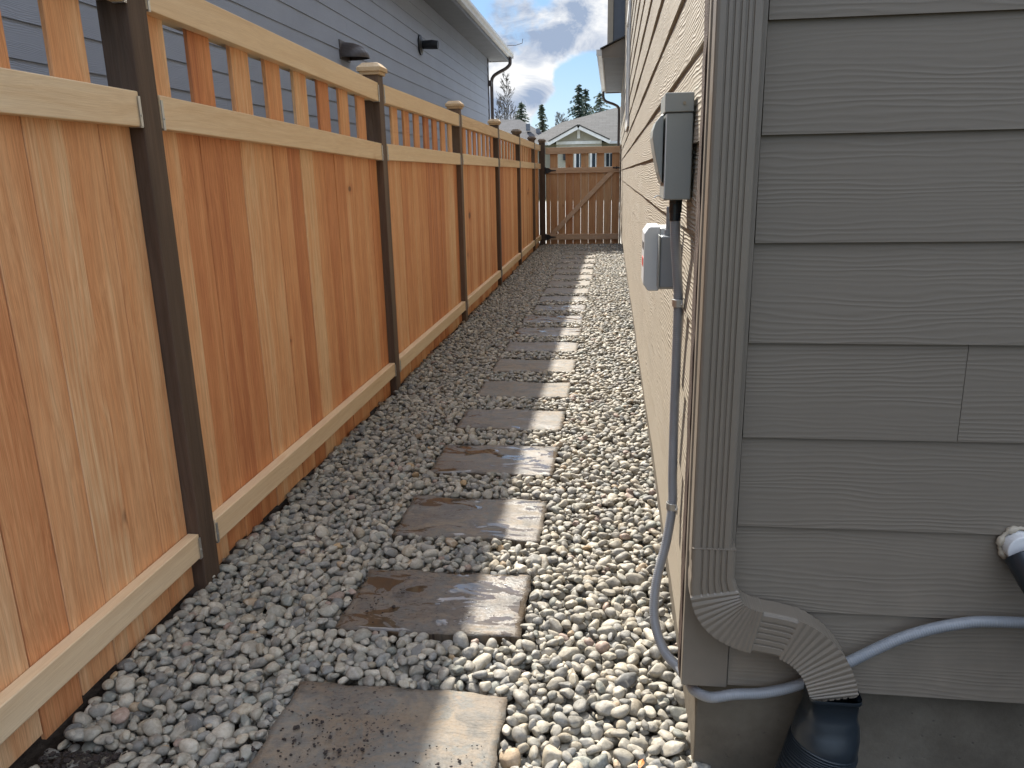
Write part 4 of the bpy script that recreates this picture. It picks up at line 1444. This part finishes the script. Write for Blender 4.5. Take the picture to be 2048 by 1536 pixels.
grey = empty('grey_roof_house', (-4, 62, 0), 'house with plain grey-violet roof showing over the fence end', 'house')
Y2 = 62.0
a0, a1, a2, a3 = at(940, 234, Y2), at(1040, 239, Y2), at(1100, 262, Y2), at(1100, 300, Y2 - 5)
m = MB()
m.add([(a0.x - 8, Y2 - 6, 1.9 + 1.35), (a2.x + 1.5, Y2 - 6, 1.9 + 1.35), (a1.x, Y2, a1.z), (a0.x - 8, Y2, a0.z), (a2.x + 1.5, Y2 + 6, 3.25), (a0.x - 8, Y2 + 6, 3.25)],
      [(0, 1, 2, 3), (1, 4, 2), (2, 4, 5, 3), (0, 3, 5), (0, 5, 4, 1)])
m.build('roof', m_roof_cool, grey)
MB().box((a0.x - 7.6, Y2 - 5.5, -.15), (a2.x + 1.0, Y2 + 5.5, 3.24)).build('wall', m_beige, grey)
for px_, py_ in ((1056, 247), (1076, 257)):
    q = at(px_, py_, Y2 - 3)
    MB().box((q.x - .14, q.y - .2, q.z - .5), (q.x + .14, q.y + .2, q.z - .02)).build('roof_vent', m_greytrim, grey)


# ------------------------------------------------------------------ trees far behind
def conifer(px, top_py, base_py, Y, width_px, label, mat, dens=1.0, thin=1.0):
    top, = [at(px, top_py, Y)]
    sc = Y / F_PX
    H_ = top.z + .2
    crown_lo = at(px, base_py, Y).z - 1.5
    W_ = width_px * sc / 2 * 1.45
    root = empty('conifer', (top.x, Y, -.15), label, 'tree', 'conifers behind the far roofs')
    MB().tube([(top.x, Y, -.15), (top.x + .05, Y, H_ * .5), (top.x, Y, H_)], lambda i: (.22, .14, .02)[i], 8).build('trunk', m_bark, root)
    m = MB()
    z = crown_lo
    while z < H_ - .1:
        k = (H_ - z) / (H_ - crown_lo)
        L = W_ * (k ** .8) * (0.78 + .34 * random.random()) + .14
        nb_ = int(13 * dens) + 1
        for b in range(nb_):
            ang = random.uniform(0, 6.283)
            l = L * random.uniform(.35, 1.25)
            dv = Vector((math.cos(ang), math.sin(ang), 0)); sv = Vector((-dv.y, dv.x, 0))
            up_ = random.uniform(.0, .35); zo = random.uniform(-.28, .22)
            nseg_ = max(3, int(l / .28))
            for s_ in range(nseg_):
                u = (s_ + .6) / nseg_
                c = Vector((top.x, Y, z + zo)) + dv * (l * u) + Vector((0, 0, l * (up_ * u - .42 * u * u)))
                wd = .26 * thin * (1.15 - .8 * u) * (1 if l > .6 else .7)
                for sgn in (-1, 1):
                    tip = c + sv * sgn * wd * random.uniform(.7, 1.4) + dv * random.uniform(.05, .25) + Vector((0, 0, random.uniform(-.22, .02)))
                    b1_ = c + dv * .10; b2_ = c - dv * .10 + Vector((0, 0, -.05))
                    m.add([b1_, tip, b2_], [(0, 1, 2)])
                m.add([c + Vector((0, 0, .05)) - dv * .12, c + dv * .18 + Vector((0, 0, -.03)), c + Vector((0, 0, -.22 * random.random())) + dv * .02], [(0, 1, 2)])
        z += .26 + .14 * random.random()
    m.build('crown', mat, root)


conifer(1158, 172, 245, 92, 46, 'tallest dark fir with layered drooping boughs behind the beige roof', m_needle, 1.25)
conifer(1171, 180, 245, 96, 34, 'slim dark fir overlapping the right side of the tallest fir', m_needle, 1.0)
conifer(1200, 186, 232, 88, 42, 'open ragged fir above the slope of the beige roof by the downpipe', m_needle2, .9)
conifer(1043, 206, 245, 90, 28, 'short pale cedar left of centre over the grey-violet roof', m_needle2, 1.2)
conifer(1084, 213, 252, 90, 22, 'small slim cedar in the dip between the two far roofs', m_needle2, 1.2)


def bare(px, top_py, Y, spread_px, label, seed, depth=6):
    rr = random.Random(seed)
    top = at(px, top_py, Y)
    sc = Y / F_PX
    root = empty('bare_tree', (top.x, Y, -.15), label, 'tree', 'leafless trees behind the far roofs')
    H_ = top.z
    trunk, tw = MB(), MB()
    tp = [Vector((top.x + rr.uniform(-.05, .05) * k, Y, -.15 + H_ * k / 8)) for k in range(9)]
    trunk.tube(tp, lambda i: .13 * (1 - i / 8.6), 6)
    trunk.build('trunk', m_bark, root)
    W_ = spread_px * sc / 2

    def twig(p, d_, l, r, lev):
        q = p + d_ * l * .5 + Vector((rr.uniform(-.05, .05), 0, rr.uniform(0, .05))) * l
        e = p + d_ * l
        tw.tube([p, q, e], lambda i: max(.011, r * (1 - .3 * i)), 3)
        if lev <= 0: return
        for _ in range(3 if lev > 1 else 4):
            f_ = rr.uniform(.35, 1.0)
            nd = (d_ + Vector((rr.uniform(-.6, .6), rr.uniform(-.6, .6), rr.uniform(-.1, .65)))).normalized()
            twig(p + d_ * l * f_, nd, l * rr.uniform(.4, .62), r * .55, lev - 1)
    for k in range(60):
        u = .36 + .60 * k / 60
        a = rr.uniform(0, 6.283)
        l = W_ * (1.45 - 1.0 * (u - .36) / .60) * rr.uniform(.6, 1.15)
        d_ = Vector((math.cos(a), math.sin(a), rr.uniform(.7, 1.3))).normalized()
        twig(Vector((top.x, Y, -.15 + H_ * u)), d_, l, .035, 3)
    tw.build('crown', m_bark, root)


bare(1012, 140, 85, 40, 'tall leafless tree standing beside the blue-grey house downpipe', 3)
bare(997, 186, 88, 26, 'shorter leafless tree close against the blue-grey house corner', 5)
bare(1122, 226, 86, 44, 'low spreading leafless tree just left of the tallest fir', 9)
